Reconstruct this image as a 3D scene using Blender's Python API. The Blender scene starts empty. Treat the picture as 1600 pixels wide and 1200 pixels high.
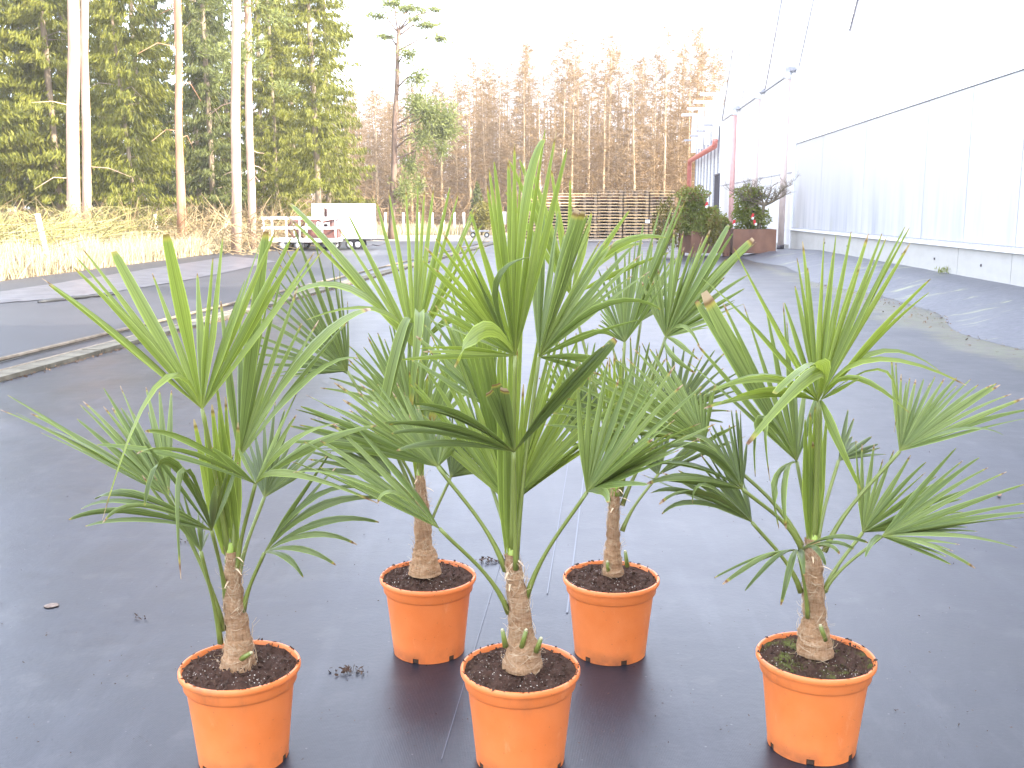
import bpy, math, random
import numpy as np
from mathutils import Vector, Matrix, noise as mnoise
R_ = math.radians
rng = np.random.default_rng(7)
random.seed(7)
sc = bpy.context.scene
col = sc.collection

# ---------------------------------------------------------------- camera
CAM = Vector((0, 0, 1.4)); F = 1600.0; PITCH = R_(9.65)
cd = bpy.data.cameras.new('camera'); cam = bpy.data.objects.new('camera', cd); col.objects.link(cam)
cam.location = CAM; cam.rotation_euler = (R_(90) - PITCH, 0, 0)
cd.sensor_width = 36; cd.lens = 36; cd.clip_start = .05; cd.clip_end = 2000
sc.camera = cam

# ---------------------------------------------------------------- light
SUN_EL, SUN_AZ = R_(28), R_(121)          # azimuth clockwise from +Y: low sun, behind and to the right
w = bpy.data.worlds.new('World'); sc.world = w; w.use_nodes = True
nt = w.node_tree; bg = nt.nodes['Background']
sky = nt.nodes.new('ShaderNodeTexSky'); sky.sky_type = 'NISHITA'; sky.sun_disc = False
sky.sun_elevation = SUN_EL; sky.sun_rotation = SUN_AZ; sky.altitude = 50
sky.air_density = 1.0; sky.dust_density = 2.6; sky.ozone_density = 1.0
tco = nt.nodes.new('ShaderNodeTexCoord'); cln = nt.nodes.new('ShaderNodeTexNoise'); cln.inputs['Scale'].default_value = 1.7; cln.inputs['Detail'].default_value = 5
nt.links.new(tco.outputs['Generated'], cln.inputs['Vector'])
clr = nt.nodes.new('ShaderNodeMapRange'); clr.inputs[1].default_value = .35; clr.inputs[2].default_value = .65; clr.inputs[3].default_value = .45; clr.inputs[4].default_value = .85
nt.links.new(cln.outputs[0], clr.inputs[0])
clm = nt.nodes.new('ShaderNodeMix'); clm.data_type = 'RGBA'; clm.inputs[7].default_value = (5.2, 5.55, 6.6, 1)   # thin bright cloud veil over the whole sky
nt.links.new(clr.outputs[0], clm.inputs[0]); nt.links.new(sky.outputs[0], clm.inputs[6])
nt.links.new(clm.outputs[2], bg.inputs[0]); bg.inputs[1].default_value = 0.15
sd = bpy.data.lights.new('sun', 'SUN'); sun = bpy.data.objects.new('sun', sd); col.objects.link(sun)
sd.energy = 2.7; sd.angle = R_(0.53); sd.color = (1, .93, .82)
sdir = Vector((math.cos(SUN_EL) * math.sin(SUN_AZ), math.cos(SUN_EL) * math.cos(SUN_AZ), math.sin(SUN_EL)))
sun.rotation_euler = sdir.to_track_quat('Z', 'Y').to_euler()
sun.location = sdir * 60
sc.view_settings.view_transform = 'Standard'; sc.view_settings.look = 'None'
sc.view_settings.gamma = 1; sc.view_settings.use_curve_mapping = False
sc.view_settings.exposure = 2.85
sc.cycles.max_bounces = 6; sc.cycles.diffuse_bounces = 3; sc.cycles.glossy_bounces = 3
sc.cycles.transmission_bounces = 4; sc.cycles.transparent_max_bounces = 6

# ---------------------------------------------------------------- helpers
_cp, _sp = math.cos(PITCH), math.sin(PITCH)
def ray(px, py):
    x = (px - 800) / F; y = (600 - py) / F
    return Vector((x, _cp + y * _sp, -_sp + y * _cp))
def at(px, py, Y=None, z=0.0):
    d = ray(px, py)
    t = (Y / d.y) if Y is not None else (z - CAM.z) / d.z
    return CAM + d * t
WA = R_(4.58); WD = Vector((math.sin(WA), math.cos(WA), 0)); WN = Vector((-math.cos(WA), math.sin(WA), 0))  # wall runs along WD, faces WN
W0 = Vector((6.25, 0, 0))
def wall(s, z, out=0.0):       # point s metres along the greenhouse wall, z up, 'out' metres in front of it
    return W0 + WD * s + WN * out + Vector((0, 0, z))

class MB:
    def __init__(s): s.v = []; s.f = []; s.m = []; s.uv = []
    def add(s, vs, fs, mi=0):
        b = len(s.v); s.v += [tuple(x) for x in vs]
        for f in fs: s.f.append(tuple(b + i for i in f)); s.m.append(mi)
    def box(s, c, size, rot=None, mi=0):
        c = Vector(c); h = Vector(size) / 2
        vs = [Vector((x * h.x, y * h.y, z * h.z)) for x in (-1, 1) for y in (-1, 1) for z in (-1, 1)]
        if rot is not None: vs = [rot @ v for v in vs]
        s.add([c + v for v in vs], [(0, 1, 3, 2), (4, 6, 7, 5), (0, 4, 5, 1), (2, 3, 7, 6), (0, 2, 6, 4), (1, 5, 7, 3)], mi)
    def tube(s, pts, rad, n=6, mi=0, cap=True):
        pts = [Vector(p) for p in pts]
        if not hasattr(rad, '__len__'): rad = [rad] * len(pts)
        vs = []; up = Vector((0, 0, 1)); X = None
        for i, p in enumerate(pts):
            t = (pts[min(i + 1, len(pts) - 1)] - pts[max(i - 1, 0)]).normalized()
            if X is None: X = t.orthogonal().normalized()
            X = (X - t * X.dot(t)).normalized(); Yv = t.cross(X)
            for k in range(n):
                a = 2 * math.pi * k / n
                vs.append(p + (X * math.cos(a) + Yv * math.sin(a)) * rad[i])
        fs = []
        for i in range(len(pts) - 1):
            for k in range(n):
                fs.append((i * n + k, i * n + (k + 1) % n, (i + 1) * n + (k + 1) % n, (i + 1) * n + k))
        if cap:
            fs.append(tuple(range(n - 1, -1, -1))); e = (len(pts) - 1) * n
            fs.append(tuple(e + k for k in range(n)))
        s.add(vs, fs, mi)
    def lathe(s, prof, n=32, c=(0, 0, 0), skip=None, mi=0):
        vs = [(c[0] + r * math.cos(2 * math.pi * k / n), c[1] + r * math.sin(2 * math.pi * k / n), c[2] + z) for r, z in prof for k in range(n)]
        fs = []
        for i in range(len(prof) - 1):
            for k in range(n):
                if skip and skip(i, k): continue
                fs.append((i * n + k, i * n + (k + 1) % n, (i + 1) * n + (k + 1) % n, (i + 1) * n + k))
        s.add(vs, fs, mi)
    def quadstrip(s, a, b, wd, up, mi=0):
        a = Vector(a); b = Vector(b); sd = (b - a).cross(Vector(up)).normalized() * wd / 2
        s.add([a - sd, a + sd, b + sd, b - sd], [(0, 1, 2, 3)], mi)
    def mesh(s, name, mats, origin=(0, 0, 0), smooth=False):
        o = Vector(origin); me = bpy.data.meshes.new(name)
        me.from_pydata([tuple(Vector(v) - o) for v in s.v], [], s.f)
        if not isinstance(mats, (list, tuple)): mats = [mats]
        for m in mats: me.materials.append(m)
        if len(mats) > 1: me.polygons.foreach_set('material_index', s.m)
        if smooth: me.polygons.foreach_set('use_smooth', [True] * len(me.polygons))
        if s.uv:
            uvl = me.uv_layers.new(name='UVMap')
            li = np.empty(len(me.loops), dtype=np.int32); me.loops.foreach_get('vertex_index', li)
            uvl.data.foreach_set('uv', np.array(s.uv, dtype=np.float32)[li].ravel())
        me.update(); return me
    def build(s, name, mats, parent=None, origin=(0, 0, 0), smooth=False):
        return link(name, s.mesh(name, mats, origin, smooth), parent)

def link(name, me, parent=None):
    o = bpy.data.objects.new(name, me); col.objects.link(o)
    if parent is not None: o.parent = parent
    return o
def arr_mesh(name, V, quads, mat, n=4):
    me = bpy.data.meshes.new(name); V = np.asarray(V, dtype=np.float32); q = np.asarray(quads, dtype=np.int32)
    me.vertices.add(len(V)); me.vertices.foreach_set('co', V.ravel())
    me.loops.add(q.size); me.loops.foreach_set('vertex_index', q.ravel())
    me.polygons.add(len(q)); me.polygons.foreach_set('loop_start', np.arange(0, q.size, n, dtype=np.int32))
    me.materials.append(mat); me.update(calc_edges=True); me.validate(); return me
def quads_from(C, U, W):       # diamond-ish leaf quads: centre, half length vector, half width vector
    C, U, W = (np.asarray(a, dtype=np.float32) for a in (C, U, W))
    V = np.stack([C - U, C + W, C + U, C - W], axis=1).reshape(-1, 3)
    return V, np.arange(len(V)).reshape(-1, 4)
def sticks_from(A, B, wa, wb, side):
    V = np.stack([A - side * wa, A + side * wa, B + side * wb, B - side * wb], axis=1).reshape(-1, 3)
    return V, np.arange(len(V)).reshape(-1, 4)
def unit(a): return a / (np.linalg.norm(a, axis=-1, keepdims=True) + 1e-9)
def tag(o, label=None, cat=None, group=None, kind=None):
    if label: o['label'] = label
    if cat: o['category'] = cat
    if group: o['group'] = group
    if kind: o['kind'] = kind
    return o
def thing(name, loc, label, cat, group=None, rz=0):
    o = bpy.data.objects.new(name, None); col.objects.link(o); o.location = loc; o.rotation_euler.z = rz
    o.empty_display_size = .1
    return tag(o, label, cat, group)
def struct(name, mb, mat, smooth=False):
    return tag(mb.build(name, mat, smooth=smooth), kind='structure')
def copy_tree(o, parent=None):
    c = o.copy(); col.objects.link(c); c.parent = parent
    for ch in list(o.children): copy_tree(ch, c)
    return c

# ---------------------------------------------------------------- materials
def mat(name, base=(.5, .5, .5), rough=.6, spec=.5, metal=0):
    m = bpy.data.materials.new(name); m.use_nodes = True
    b = m.node_tree.nodes['Principled BSDF']
    b.inputs['Base Color'].default_value = (*base, 1); b.inputs['Roughness'].default_value = rough
    b.inputs['Specular IOR Level'].default_value = spec; b.inputs['Metallic'].default_value = metal
    return m
class NT:
    def __init__(s, m): s.t = m.node_tree; s.b = s.t.nodes['Principled BSDF']; s.o = s.t.nodes['Material Output']
    def n(s, ty, **k):
        x = s.t.nodes.new(ty)
        for a, v in k.items():
            if a.startswith('i_'):
                key = a[2:].replace('_', ' '); x.inputs[int(key) if key.isdigit() else key].default_value = v
            else: setattr(x, a, v)
        return x
    def l(s, a, b): s.t.links.new(a, b)
    def co(s, which='Object', scale=(1, 1, 1)):
        c = s.n('ShaderNodeTexCoord'); mp = s.n('ShaderNodeMapping'); mp.inputs['Scale'].default_value = scale
        s.l(c.outputs[which], mp.inputs[0]); return mp.outputs[0]
    def noise(s, co, scale, detail=4, rough=.55):
        x = s.n('ShaderNodeTexNoise'); x.inputs['Scale'].default_value = scale; x.inputs['Detail'].default_value = detail
        x.inputs['Roughness'].default_value = rough
        if co is not None: s.l(co, x.inputs['Vector'])
        return x.outputs[0]
    def ramp(s, fac, stops, interp='LINEAR'):
        r = s.n('ShaderNodeValToRGB'); r.color_ramp.interpolation = interp
        e = r.color_ramp.elements
        while len(e) < len(stops): e.new(.5)
        for i, (p, c) in enumerate(stops):
            e[i].position = p; e[i].color = (*c, 1) if len(c) == 3 else c
        s.l(fac, r.inputs[0]); return r.outputs[0]
    def mix(s, fac, a, b, mode='MIX'):
        x = s.n('ShaderNodeMix', data_type='RGBA', blend_type=mode)
        for i, v in ((0, fac), (6, a), (7, b)):
            if isinstance(v, (int, float)): x.inputs[i].default_value = v
            elif isinstance(v, tuple): x.inputs[i].default_value = (*v, 1)
            else: s.l(v, x.inputs[i])
        return x.outputs[2]
    def math(s, op, a, b=0.0):
        x = s.n('ShaderNodeMath', operation=op)
        for i, v in enumerate((a, b)):
            if isinstance(v, (int, float)): x.inputs[i].default_value = v
            else: s.l(v, x.inputs[i])
        return x.outputs[0]
    def bump(s, h, strength=.3, dist=.01):
        x = s.n('ShaderNodeBump'); x.inputs['Strength'].default_value = strength; x.inputs['Distance'].default_value = dist
        s.l(h, x.inputs['Height']); s.l(x.outputs[0], s.b.inputs['Normal'])
G3 = lambda v: (v, v, v)
def noisy(name, c1, c2, scale=8, rough=.7, spec=.4, bump=0, bdist=.01, bscale=None, stretch=(1, 1, 1), detail=5, which='Object', lo=.35, hi=.65):
    m = mat(name, c1, rough, spec); t = NT(m); co = t.co(which, stretch)
    nz = t.noise(co, scale, detail)
    t.l(t.ramp(nz, [(lo, c1), (hi, c2)]), t.b.inputs['Base Color'])
    if bump: t.bump(t.noise(co, bscale or scale * 3, 5), bump, bdist)
    return m

M = {}
# woven ground cover: dark, slightly glossy, dusty
m = mat('woven_fabric', (.03, .03, .036), .4, .36); t = NT(m); co = t.co()
big = t.noise(co, .55, 5, .6); fine = t.noise(co, 60, 3); med = t.noise(co, 6, 5)
c = t.mix(t.ramp(big, [(.3, G3(0)), (.72, G3(1))]), (.010, .0105, .015), (.021, .022, .031))
c = t.mix(t.ramp(med, [(.56, G3(0)), (.8, G3(.6))]), c, (.055, .053, .055))
speck = t.n('ShaderNodeTexVoronoi', i_Scale=14.0); t.l(co, speck.inputs['Vector'])
c = t.mix(t.ramp(speck.outputs[0], [(.03, G3(.7)), (.055, G3(0))]), c, (.10, .095, .09))
wear = t.noise(t.co('Object', (3.2, .35, 1)), 2.2, 6, .65); c = t.mix(t.ramp(wear, [(.5, G3(0)), (.72, G3(.55))]), c, (.042, .043, .052))
# moss and trodden dirt that gathers along the toe of the bank
sp3 = t.n('ShaderNodeSeparateXYZ'); t.l(co, sp3.inputs[0])
q_ = t.math('SUBTRACT', t.math('SUBTRACT', sp3.outputs[0], t.math('MULTIPLY', sp3.outputs[1], .0801)), 4.25)
near_ = t.math('SUBTRACT', 1.0, t.math('ABSOLUTE', t.math('MULTIPLY', q_, 1.25)))
alo = t.math('SUBTRACT', 1.0, t.math('ABSOLUTE', t.math('MULTIPLY', t.math('SUBTRACT', sp3.outputs[1], 12.4), .15)))
msk = t.math('ADD', t.math('ADD', t.math('MULTIPLY', near_, .75), t.math('MULTIPLY', alo, .22)), t.math('MULTIPLY', t.math('SUBTRACT', t.noise(co, 1.6, 7, .7), .5), 1.7))
moss = t.ramp(msk, [(.36, G3(0)), (.62, G3(.9))])
c = t.mix(moss, c, t.ramp(t.noise(co, 7, 5), [(.4, (.075, .06, .04)), (.6, (.085, .09, .035))]))
t.l(c, t.b.inputs['Base Color'])
t.l(t.ramp(big, [(.3, G3(.30)), (.7, G3(.42))]), t.b.inputs['Roughness'])
wv = t.n('ShaderNodeTexWave', i_Scale=75.0, i_Distortion=.6); t.l(co, wv.inputs['Vector'])
t.bump(t.math('ADD', t.math('ADD', t.math('MULTIPLY', wv.outputs[1], .08), t.math('MULTIPLY', t.noise(co, 1.3, 3), 7.0)), t.math('ADD', t.math('MULTIPLY', fine, .35), t.math('MULTIPLY', med, 1.2))), .35, .004)
M['fabric'] = m
M['berm'] = None
m = mat('berm_fabric', (.07, .07, .078), .45, .6); t = NT(m); co = t.co('Object')
mg = t.co('Object', (.8, 2.2, 1)); n1 = t.noise(mg, 1.3, 7, .7); n2 = t.noise(co, 14, 5)
c = t.mix(t.ramp(n2, [(.4, G3(0)), (.7, G3(1))]), (.048, .05, .062), (.078, .079, .092))
c = t.mix(t.ramp(n1, [(.57, G3(0)), (.66, G3(.8))]), c, (.24, .25, .12))
t.l(c, t.b.inputs['Base Color']); t.bump(t.noise(co, 5, 6), .4, .03); M['berm'] = m
M['moss_dirt'] = noisy('moss_dirt', (.11, .10, .055), (.07, .06, .045), 5, .9, .2, .5, .02)
m = mat('asphalt', (.06, .06, .065), .5, .35); t = NT(m); co = t.co()
c = t.mix(t.noise(co, 1.2, 6), (.018, .018, .022), (.040, .040, .045)); t.l(c, t.b.inputs['Base Color'])
t.bump(t.noise(co, 70, 4), .3, .004); M['asphalt'] = m
M['film'] = noisy('plastic_film', (.05, .05, .062), (.095, .095, .11), 2.5, .4, .4, .5, .03, 4)
M['film_edge'] = mat('film_edge', (.02, .02, .02), .6)
M['track_dirt'] = noisy('track_dirt', (.22, .19, .15), (.33, .29, .23), 1.5, .95, .2, .3, .02)
M['earth'] = noisy('forest_floor', (.11, .075, .045), (.2, .14, .08), 1.2, .95, .2, .6, .06)
M['kerb'] = noisy('kerb_concrete', (.075, .066, .045), (.155, .138, .10), 7, .9, .3, .5, .01, 30)
M['rail'] = noisy('rail_steel', (.13, .10, .065), (.22, .18, .13), 9, .75, .3)
M['crumb'] = noisy('loose_peat', (.04, .024, .016), (.085, .05, .032), 40, .95, .2)
M['litter'] = noisy('leaf_litter', (.16, .09, .05), (.3, .2, .12), 3, .9, .2)
M['dry_leaf'] = noisy('dry_leaf', (.12, .085, .065), (.22, .17, .135), 60, .8, .2)
M['pebble'] = mat('pebble', (.42, .25, .18), .8)
M['seam'] = mat('fabric_line', (.075, .08, .10), .42, .62)
# pots
m = mat('terracotta_plastic', (.68, .185, .045), .42, .45); t = NT(m); co = t.co()
nz = t.noise(co, 9, 5); n2 = t.noise(co, 60, 3)
c = t.mix(t.ramp(nz, [(.35, G3(0)), (.7, G3(1))]), (.70, .185, .042), (.78, .235, .065))
sp = t.n('ShaderNodeTexVoronoi', i_Scale=48.0); t.l(co, sp.inputs['Vector'])
sepz = t.n('ShaderNodeSeparateXYZ'); t.l(co, sepz.inputs[0])
c = t.mix(t.ramp(sp.outputs[0], [(.05, G3(.55)), (.1, G3(0))]), c, (.2, .08, .04))
dirt = t.math('MULTIPLY', t.ramp(sepz.outputs[2], [(.0, G3(1)), (.05, G3(0))]), t.ramp(t.noise(co, 14, 5), [(.45, G3(0)), (.7, G3(.8))]))
c = t.mix(dirt, c, (.16, .07, .035))
oi = t.n('ShaderNodeObjectInfo')
c = t.mix(t.math('MULTIPLY', oi.outputs['Random'], .45), c, (.60, .13, .03))
off = t.n('ShaderNodeVectorMath', operation='ADD'); t.l(t.co('Object', (1, 1, .35)), off.inputs[0]); t.l(oi.outputs['Random'], off.inputs[1])
scuff = t.ramp(t.noise(off.outputs[0], 16, 7, .75), [(.60, G3(0)), (.72, G3(.35))])
c = t.mix(scuff, c, (.86, .42, .22))
smear = t.math('MULTIPLY', t.ramp(t.noise(off.outputs[0], 7, 6, .7), [(.55, G3(0)), (.75, G3(.55))]), t.ramp(sepz.outputs[2], [(.17, G3(.25)), (.25, G3(1))]))
c = t.mix(smear, c, (.20, .085, .04))
t.l(c, t.b.inputs['Base Color']); t.l(t.ramp(nz, [(.3, G3(.36)), (.7, G3(.5))]), t.b.inputs['Roughness'])
t.bump(n2, .08, .002); M['pot'] = m
def soil_mat(name, moss):
    m = mat(name, (.03, .016, .01), .95, .15); t = NT(m); co = t.co()
    c = t.mix(t.noise(co, 45, 6, .7), (.020, .010, .007), (.115, .062, .042))
    v = t.n('ShaderNodeTexVoronoi', i_Scale=120.0); t.l(co, v.inputs['Vector'])
    sel = t.math('MULTIPLY', t.ramp(v.outputs[0], [(.10, G3(1)), (.24, G3(0))]), t.ramp(t.noise(co, 14, 3), [(.46, G3(0)), (.6, G3(1))]))
    c = t.mix(sel, c, (.70, .62, .52))
    if moss: c = t.mix(t.ramp(t.noise(co, 17, 6, .7), [(.5, G3(0)), (.62, G3(.8))]), c, (.12, .14, .03))
    t.l(c, t.b.inputs['Base Color']); t.bump(t.noise(co, 85, 6, .75), .9, .008); return m
M['soil'] = soil_mat('potting_soil', False); M['soil_moss'] = soil_mat('mossy_soil', True)
m = mat('palm_trunk', (.3, .19, .11), .9, .2); t = NT(m)
co = t.co('Object', (1, 1, 1)); cs = t.co('Object', (2.2, 2.2, 9)); cv = t.co('Object', (14, 14, 1.6))
f1 = t.noise(cs, 16, 7, .75); f2 = t.noise(cv, 14, 6, .7); f3 = t.noise(co, 9, 4)
c = t.ramp(t.math('ADD', t.math('MULTIPLY', f1, .55), t.math('MULTIPLY', f2, .45)), [(.30, (.15, .075, .038)), (.42, (.40, .215, .10)), (.53, (.55, .335, .18)), (.66, (.68, .50, .32))])
c = t.mix(t.ramp(f3, [(.48, G3(0)), (.75, G3(.6))]), c, (.21, .115, .065))
t.l(c, t.b.inputs['Base Color']); t.bump(t.math('ADD', f1, f2), 1.0, .012); M['trunk'] = m
M['fibre'] = noisy('palm_fibre', (.42, .29, .17), (.6, .46, .30), 30, .9, .2)
M['stub_cut'] = mat('cut_stub', (.42, .38, .22), .8)
# palm leaves
def leaf_mat(name, ca, cb, trans, tc, rough=.33):
    m = mat(name, ca, rough, .4); t = NT(m)
    uv = t.n('ShaderNodeUVMap'); sx = t.n('ShaderNodeSeparateXYZ'); t.l(uv.outputs[0], sx.inputs[0])
    U, V = sx.outputs[0], sx.outputs[1]
    oi = t.n('ShaderNodeObjectInfo'); rnd = oi.outputs['Random']
    co = t.co('Object')
    nz = t.noise(co, 9, 3)
    c = t.mix(t.math('ADD', t.math('MULTIPLY', rnd, .75), t.math('MULTIPLY', nz, .3)), ca, cb)
    vein = t.math('SINE', t.math('MULTIPLY', U, 44.0))
    c = t.mix(t.math('MULTIPLY', t.math('ADD', vein, 1.0), .12), c, tuple(min(1, x * 1.9) for x in cb))
    edge = t.ramp(t.math('ABSOLUTE', t.math('SUBTRACT', U, .5)), [(.40, G3(0)), (.5, G3(.75))])
    c = t.mix(edge, c, tuple(min(1, x * 2.3) for x in cb))
    mid = t.ramp(t.math('ABSOLUTE', t.math('SUBTRACT', U, .5)), [(.02, G3(.6)), (.06, G3(0))])
    c = t.mix(mid, c, tuple(x * .5 for x in ca))
    inner = t.ramp(V, [(.0, G3(.7)), (.10, G3(0))])
    c = t.mix(inner, c, (.30, .33, .07))
    vv = t.math('ADD', t.math('ADD', V, t.math('MULTIPLY', t.math('SUBTRACT', nz, .5), .07)), t.math('MULTIPLY', t.math('SUBTRACT', rnd, .62), .085))
    c = t.mix(t.ramp(vv, [(.935, G3(0)), (.962, G3(.9))]), c, (.42, .33, .06))
    c = t.mix(t.ramp(vv, [(.955, G3(0)), (.972, G3(1))]), c, (.16, .06, .03))
    c = t.mix(t.ramp(vv, [(.978, G3(0)), (.995, G3(1))]), c, (.45, .30, .19))
    t.l(c, t.b.inputs['Base Color'])
    fold = t.n('ShaderNodeBump'); fold.inputs['Strength'].default_value = .25; fold.inputs['Distance'].default_value = .0012
    t.l(vein, fold.inputs['Height']); t.l(fold.outputs[0], t.b.inputs['Normal'])
    tr = t.n('ShaderNodeBsdfTranslucent'); t.l(t.mix(.5, c, tc), tr.inputs[0])
    mx = t.n('ShaderNodeMixShader'); mx.inputs[0].default_value = trans
    t.l(t.b.outputs[0], mx.inputs[1]); t.l(tr.outputs[0], mx.inputs[2]); t.l(mx.outputs[0], t.o.inputs[0])
    return m
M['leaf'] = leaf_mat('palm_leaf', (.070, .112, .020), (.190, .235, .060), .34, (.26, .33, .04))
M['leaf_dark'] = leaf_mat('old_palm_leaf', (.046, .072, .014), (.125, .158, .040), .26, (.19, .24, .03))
M['leaf_young'] = leaf_mat('young_palm_leaf', (.105, .155, .020), (.220, .270, .050), .44, (.36, .43, .04))
m = mat('petiole', (.10, .17, .035), .4, .5); t = NT(m)
t.l(t.mix(t.noise(t.co('Object', (1, 1, .3)), 20, 3), (.12, .15, .028), (.21, .24, .05)), t.b.inputs['Base Color']); M['petiole'] = m
M['petiole_young'] = noisy('young_petiole', (.20, .30, .03), (.30, .38, .06), 14, .4, .5)
# building
def sheet(name, base, stain, amt, scale=(1, 1, .12), rough=.35, green=False):
    m = mat(name, base, rough, .5); t = NT(m); co = t.co('Object', scale)
    s = t.ramp(t.noise(co, 2.4, 6, .6), [(.42, G3(0)), (.72, G3(amt))])
    g = t.n('ShaderNodeSeparateXYZ'); t.l(t.co('Object'), g.inputs[0])
    low = t.ramp(t.math('MULTIPLY', g.outputs[2], .25), [(.18, G3(1)), (.62, G3(.05))])
    c = t.mix(t.math('MULTIPLY', s, low), base, stain)
    if green:
        alg = t.math('MULTIPLY', t.ramp(t.noise(t.co('Object', (1, 1, .6)), 1.7, 5), [(.52, G3(0)), (.75, G3(.55))]), t.ramp(t.math('MULTIPLY', g.outputs[2], .25), [(.2, G3(1)), (.32, G3(0))]))
        c = t.mix(alg, c, (.40, .40, .18))
    t.l(c, t.b.inputs['Base Color']); return m
M['panel'] = sheet('plastic_sheet', (.52, .52, .525), (.27, .29, .33), .9, green=True)
M['panel_up'] = sheet('white_sheet', (.82, .82, .82), (.66, .67, .7), .4)
M['plinth'] = sheet('plinth_metal', (.43, .42, .39), (.33, .315, .28), .4, (1, 1, 2.5), .5)
M['white_metal'] = mat('white_metal', (.8, .8, .8), .4)
M['grey_metal'] = noisy('grey_metal', (.3, .3, .32), (.42, .42, .44), 12, .45, .5)
M['dark_line'] = mat('dark_rubber', (.06, .05, .06), .6)
M['roof'] = mat('roof_sheet', (.84, .84, .84), .5)
M['pipe'] = noisy('pale_pipe', (.62, .50, .45), (.68, .56, .50), 6, .5, .4)
M['pipe_red'] = noisy('red_pipe', (.50, .15, .11), (.58, .20, .15), 6, .5, .4)
M['pipe_pink'] = noisy('pink_pipe', (.60, .33, .30), (.65, .38, .34), 6, .5, .4)
M['corten'] = noisy('rusted_steel', (.13, .062, .042), (.225, .115, .072), 2.6, .75, .3, .25, .006, 30, (1, 1, .5), 7)
M['wood'] = noisy('pallet_wood', (.56, .37, .18), (.74, .54, .30), 3, .85, .2, stretch=(.3, 4, 4))
M['wood_grey'] = noisy('weathered_wood', (.38, .26, .15), (.54, .40, .26), 3, .9, .2, stretch=(.3, 4, 4))
M['block'] = noisy('chip_block', (.10, .07, .045), (.20, .15, .11), 5, .9, .2)
M['paper'] = mat('paper_label', (.8, .8, .8), .8)
M['white_paint'] = noisy('white_paint', (.78, .78, .78), (.84, .84, .84), 4, .4, .5)
M['rust_paint'] = noisy('red_oxide', (.085, .030, .024), (.14, .055, .040), 5, .6, .4)
M['tyre'] = mat('tyre', (.025, .025, .027), .8)
M['post'] = noisy('fence_post', (.62, .58, .52), (.78, .75, .7), 4, .8, .2, stretch=(1, 1, .2))
M['wire'] = mat('fence_wire', (.28, .27, .25), .5)
M['tagred'] = mat('red_tag', (.55, .02, .02), .5)
# vegetation
def foliage(name, a, b, tr=.25, tcol=None):
    m = mat(name, a, .6, .25); t = NT(m); g = t.n('ShaderNodeNewGeometry')
    nz = t.noise(t.co('Object'), .9, 3)
    f = t.math('ADD', t.math('MULTIPLY', g.outputs['Random Per Island'], .6), t.math('MULTIPLY', nz, .4))
    c = t.mix(f, a, b); t.l(c, t.b.inputs['Base Color'])
    x = t.n('ShaderNodeBsdfTranslucent'); t.l(c, x.inputs[0]) if tcol is None else x.inputs[0].__setattr__('default_value', (*tcol, 1))
    mx = t.n('ShaderNodeMixShader'); mx.inputs[0].default_value = tr
    t.l(t.b.outputs[0], mx.inputs[1]); t.l(x.outputs[0], mx.inputs[2]); t.l(mx.outputs[0], t.o.inputs[0]); return m
M['spruce'] = foliage('spruce_needles', (.095, .112, .012), (.225, .215, .030), .32)
M['spruce_dark'] = foliage('dark_spruce_needles', (.065, .080, .018), (.12, .13, .03))
M['pine'] = foliage('pine_needles', (.14, .165, .045), (.23, .25, .075), .35)
M['larch'] = foliage('larch_twigs', (.155, .098, .045), (.31, .205, .10), .2)
M['shrub'] = foliage('shrub_leaves', (.15, .19, .03), (.30, .31, .07), .42)
M['shrub_red'] = foliage('young_red_leaves', (.20, .10, .04), (.26, .16, .06))
M['shrub_yellow'] = foliage('yellow_leaves', (.12, .11, .02), (.2, .17, .03))
M['straw'] = foliage('dry_grass', (.27, .215, .12), (.52, .45, .30), .25)
M['brush'] = foliage('dry_brush', (.16, .11, .055), (.32, .24, .12), .1)
M['moss_twig'] = foliage('mossy_twigs', (.18, .16, .05), (.32, .28, .11), .1)
M['bark_pine'] = noisy('pine_bark', (.36, .22, .15), (.52, .37, .28), 5, .9, .2, .5, .02, stretch=(1, 1, .25))
M['bark_red'] = noisy('red_pine_bark', (.30, .15, .08), (.42, .25, .15), 5, .9, .2, .5, .02, stretch=(1, 1, .25))
M['bark_spruce'] = noisy('spruce_bark', (.20, .15, .10), (.33, .26, .18), 6, .95, .2, .5, .02, stretch=(1, 1, .3))
M['bark_brown'] = noisy('brown_bark', (.13, .085, .06), (.22, .15, .11), 6, .95, .2, .5, .02, stretch=(1, 1, .3))
M['bark_larch'] = noisy('larch_bark', (.34, .24, .14), (.52, .40, .26), 3, .95, .2, stretch=(1, 1, .3))
M['twig'] = noisy('bare_twigs', (.13, .10, .07), (.24, .20, .13), 9, .9, .2)

# ---------------------------------------------------------------- ground
def poly(name, pts, z, m, smooth=False):
    b = MB(); b.add([(p[0], p[1], z) for p in pts], [tuple(range(len(pts)))]); return struct(name, b, m)
poly('ground', [(-400, -60), (400, -60), (400, 700), (-400, 700)], 0, M['earth'])
EL = lambda Y: -11.05 + .044 * Y              # left edge of the asphalt
KX = lambda Y: -5.55 + .078 * Y - .0 * Y      # inner edge of the kerb
k0, k1 = at(0, 598), at(640, 419)
def kline(Y, off=0): 
    tt = (Y - k0.y) / (k1.y - k0.y); return k0.x + (k1.x - k0.x) * tt + off
WX = lambda Y: 6.25 + math.tan(WA) * Y
poly('nursery_yard', [(kline(-12), -12), (WX(-12) - .2, -12), (WX(47) - .2, 47), (kline(47), 47)], .004, M['fabric'])
poly('asphalt_lane', [(EL(-12), -12), (kline(-12, -.9), -12), (kline(47, -.9), 47), (EL(47), 47)], .004, M['asphalt'])
poly('dirt_track', [(-16, 47), (WX(47), 47), (WX(62), 64), (-16, 64)], .004, M['track_dirt'])
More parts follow.
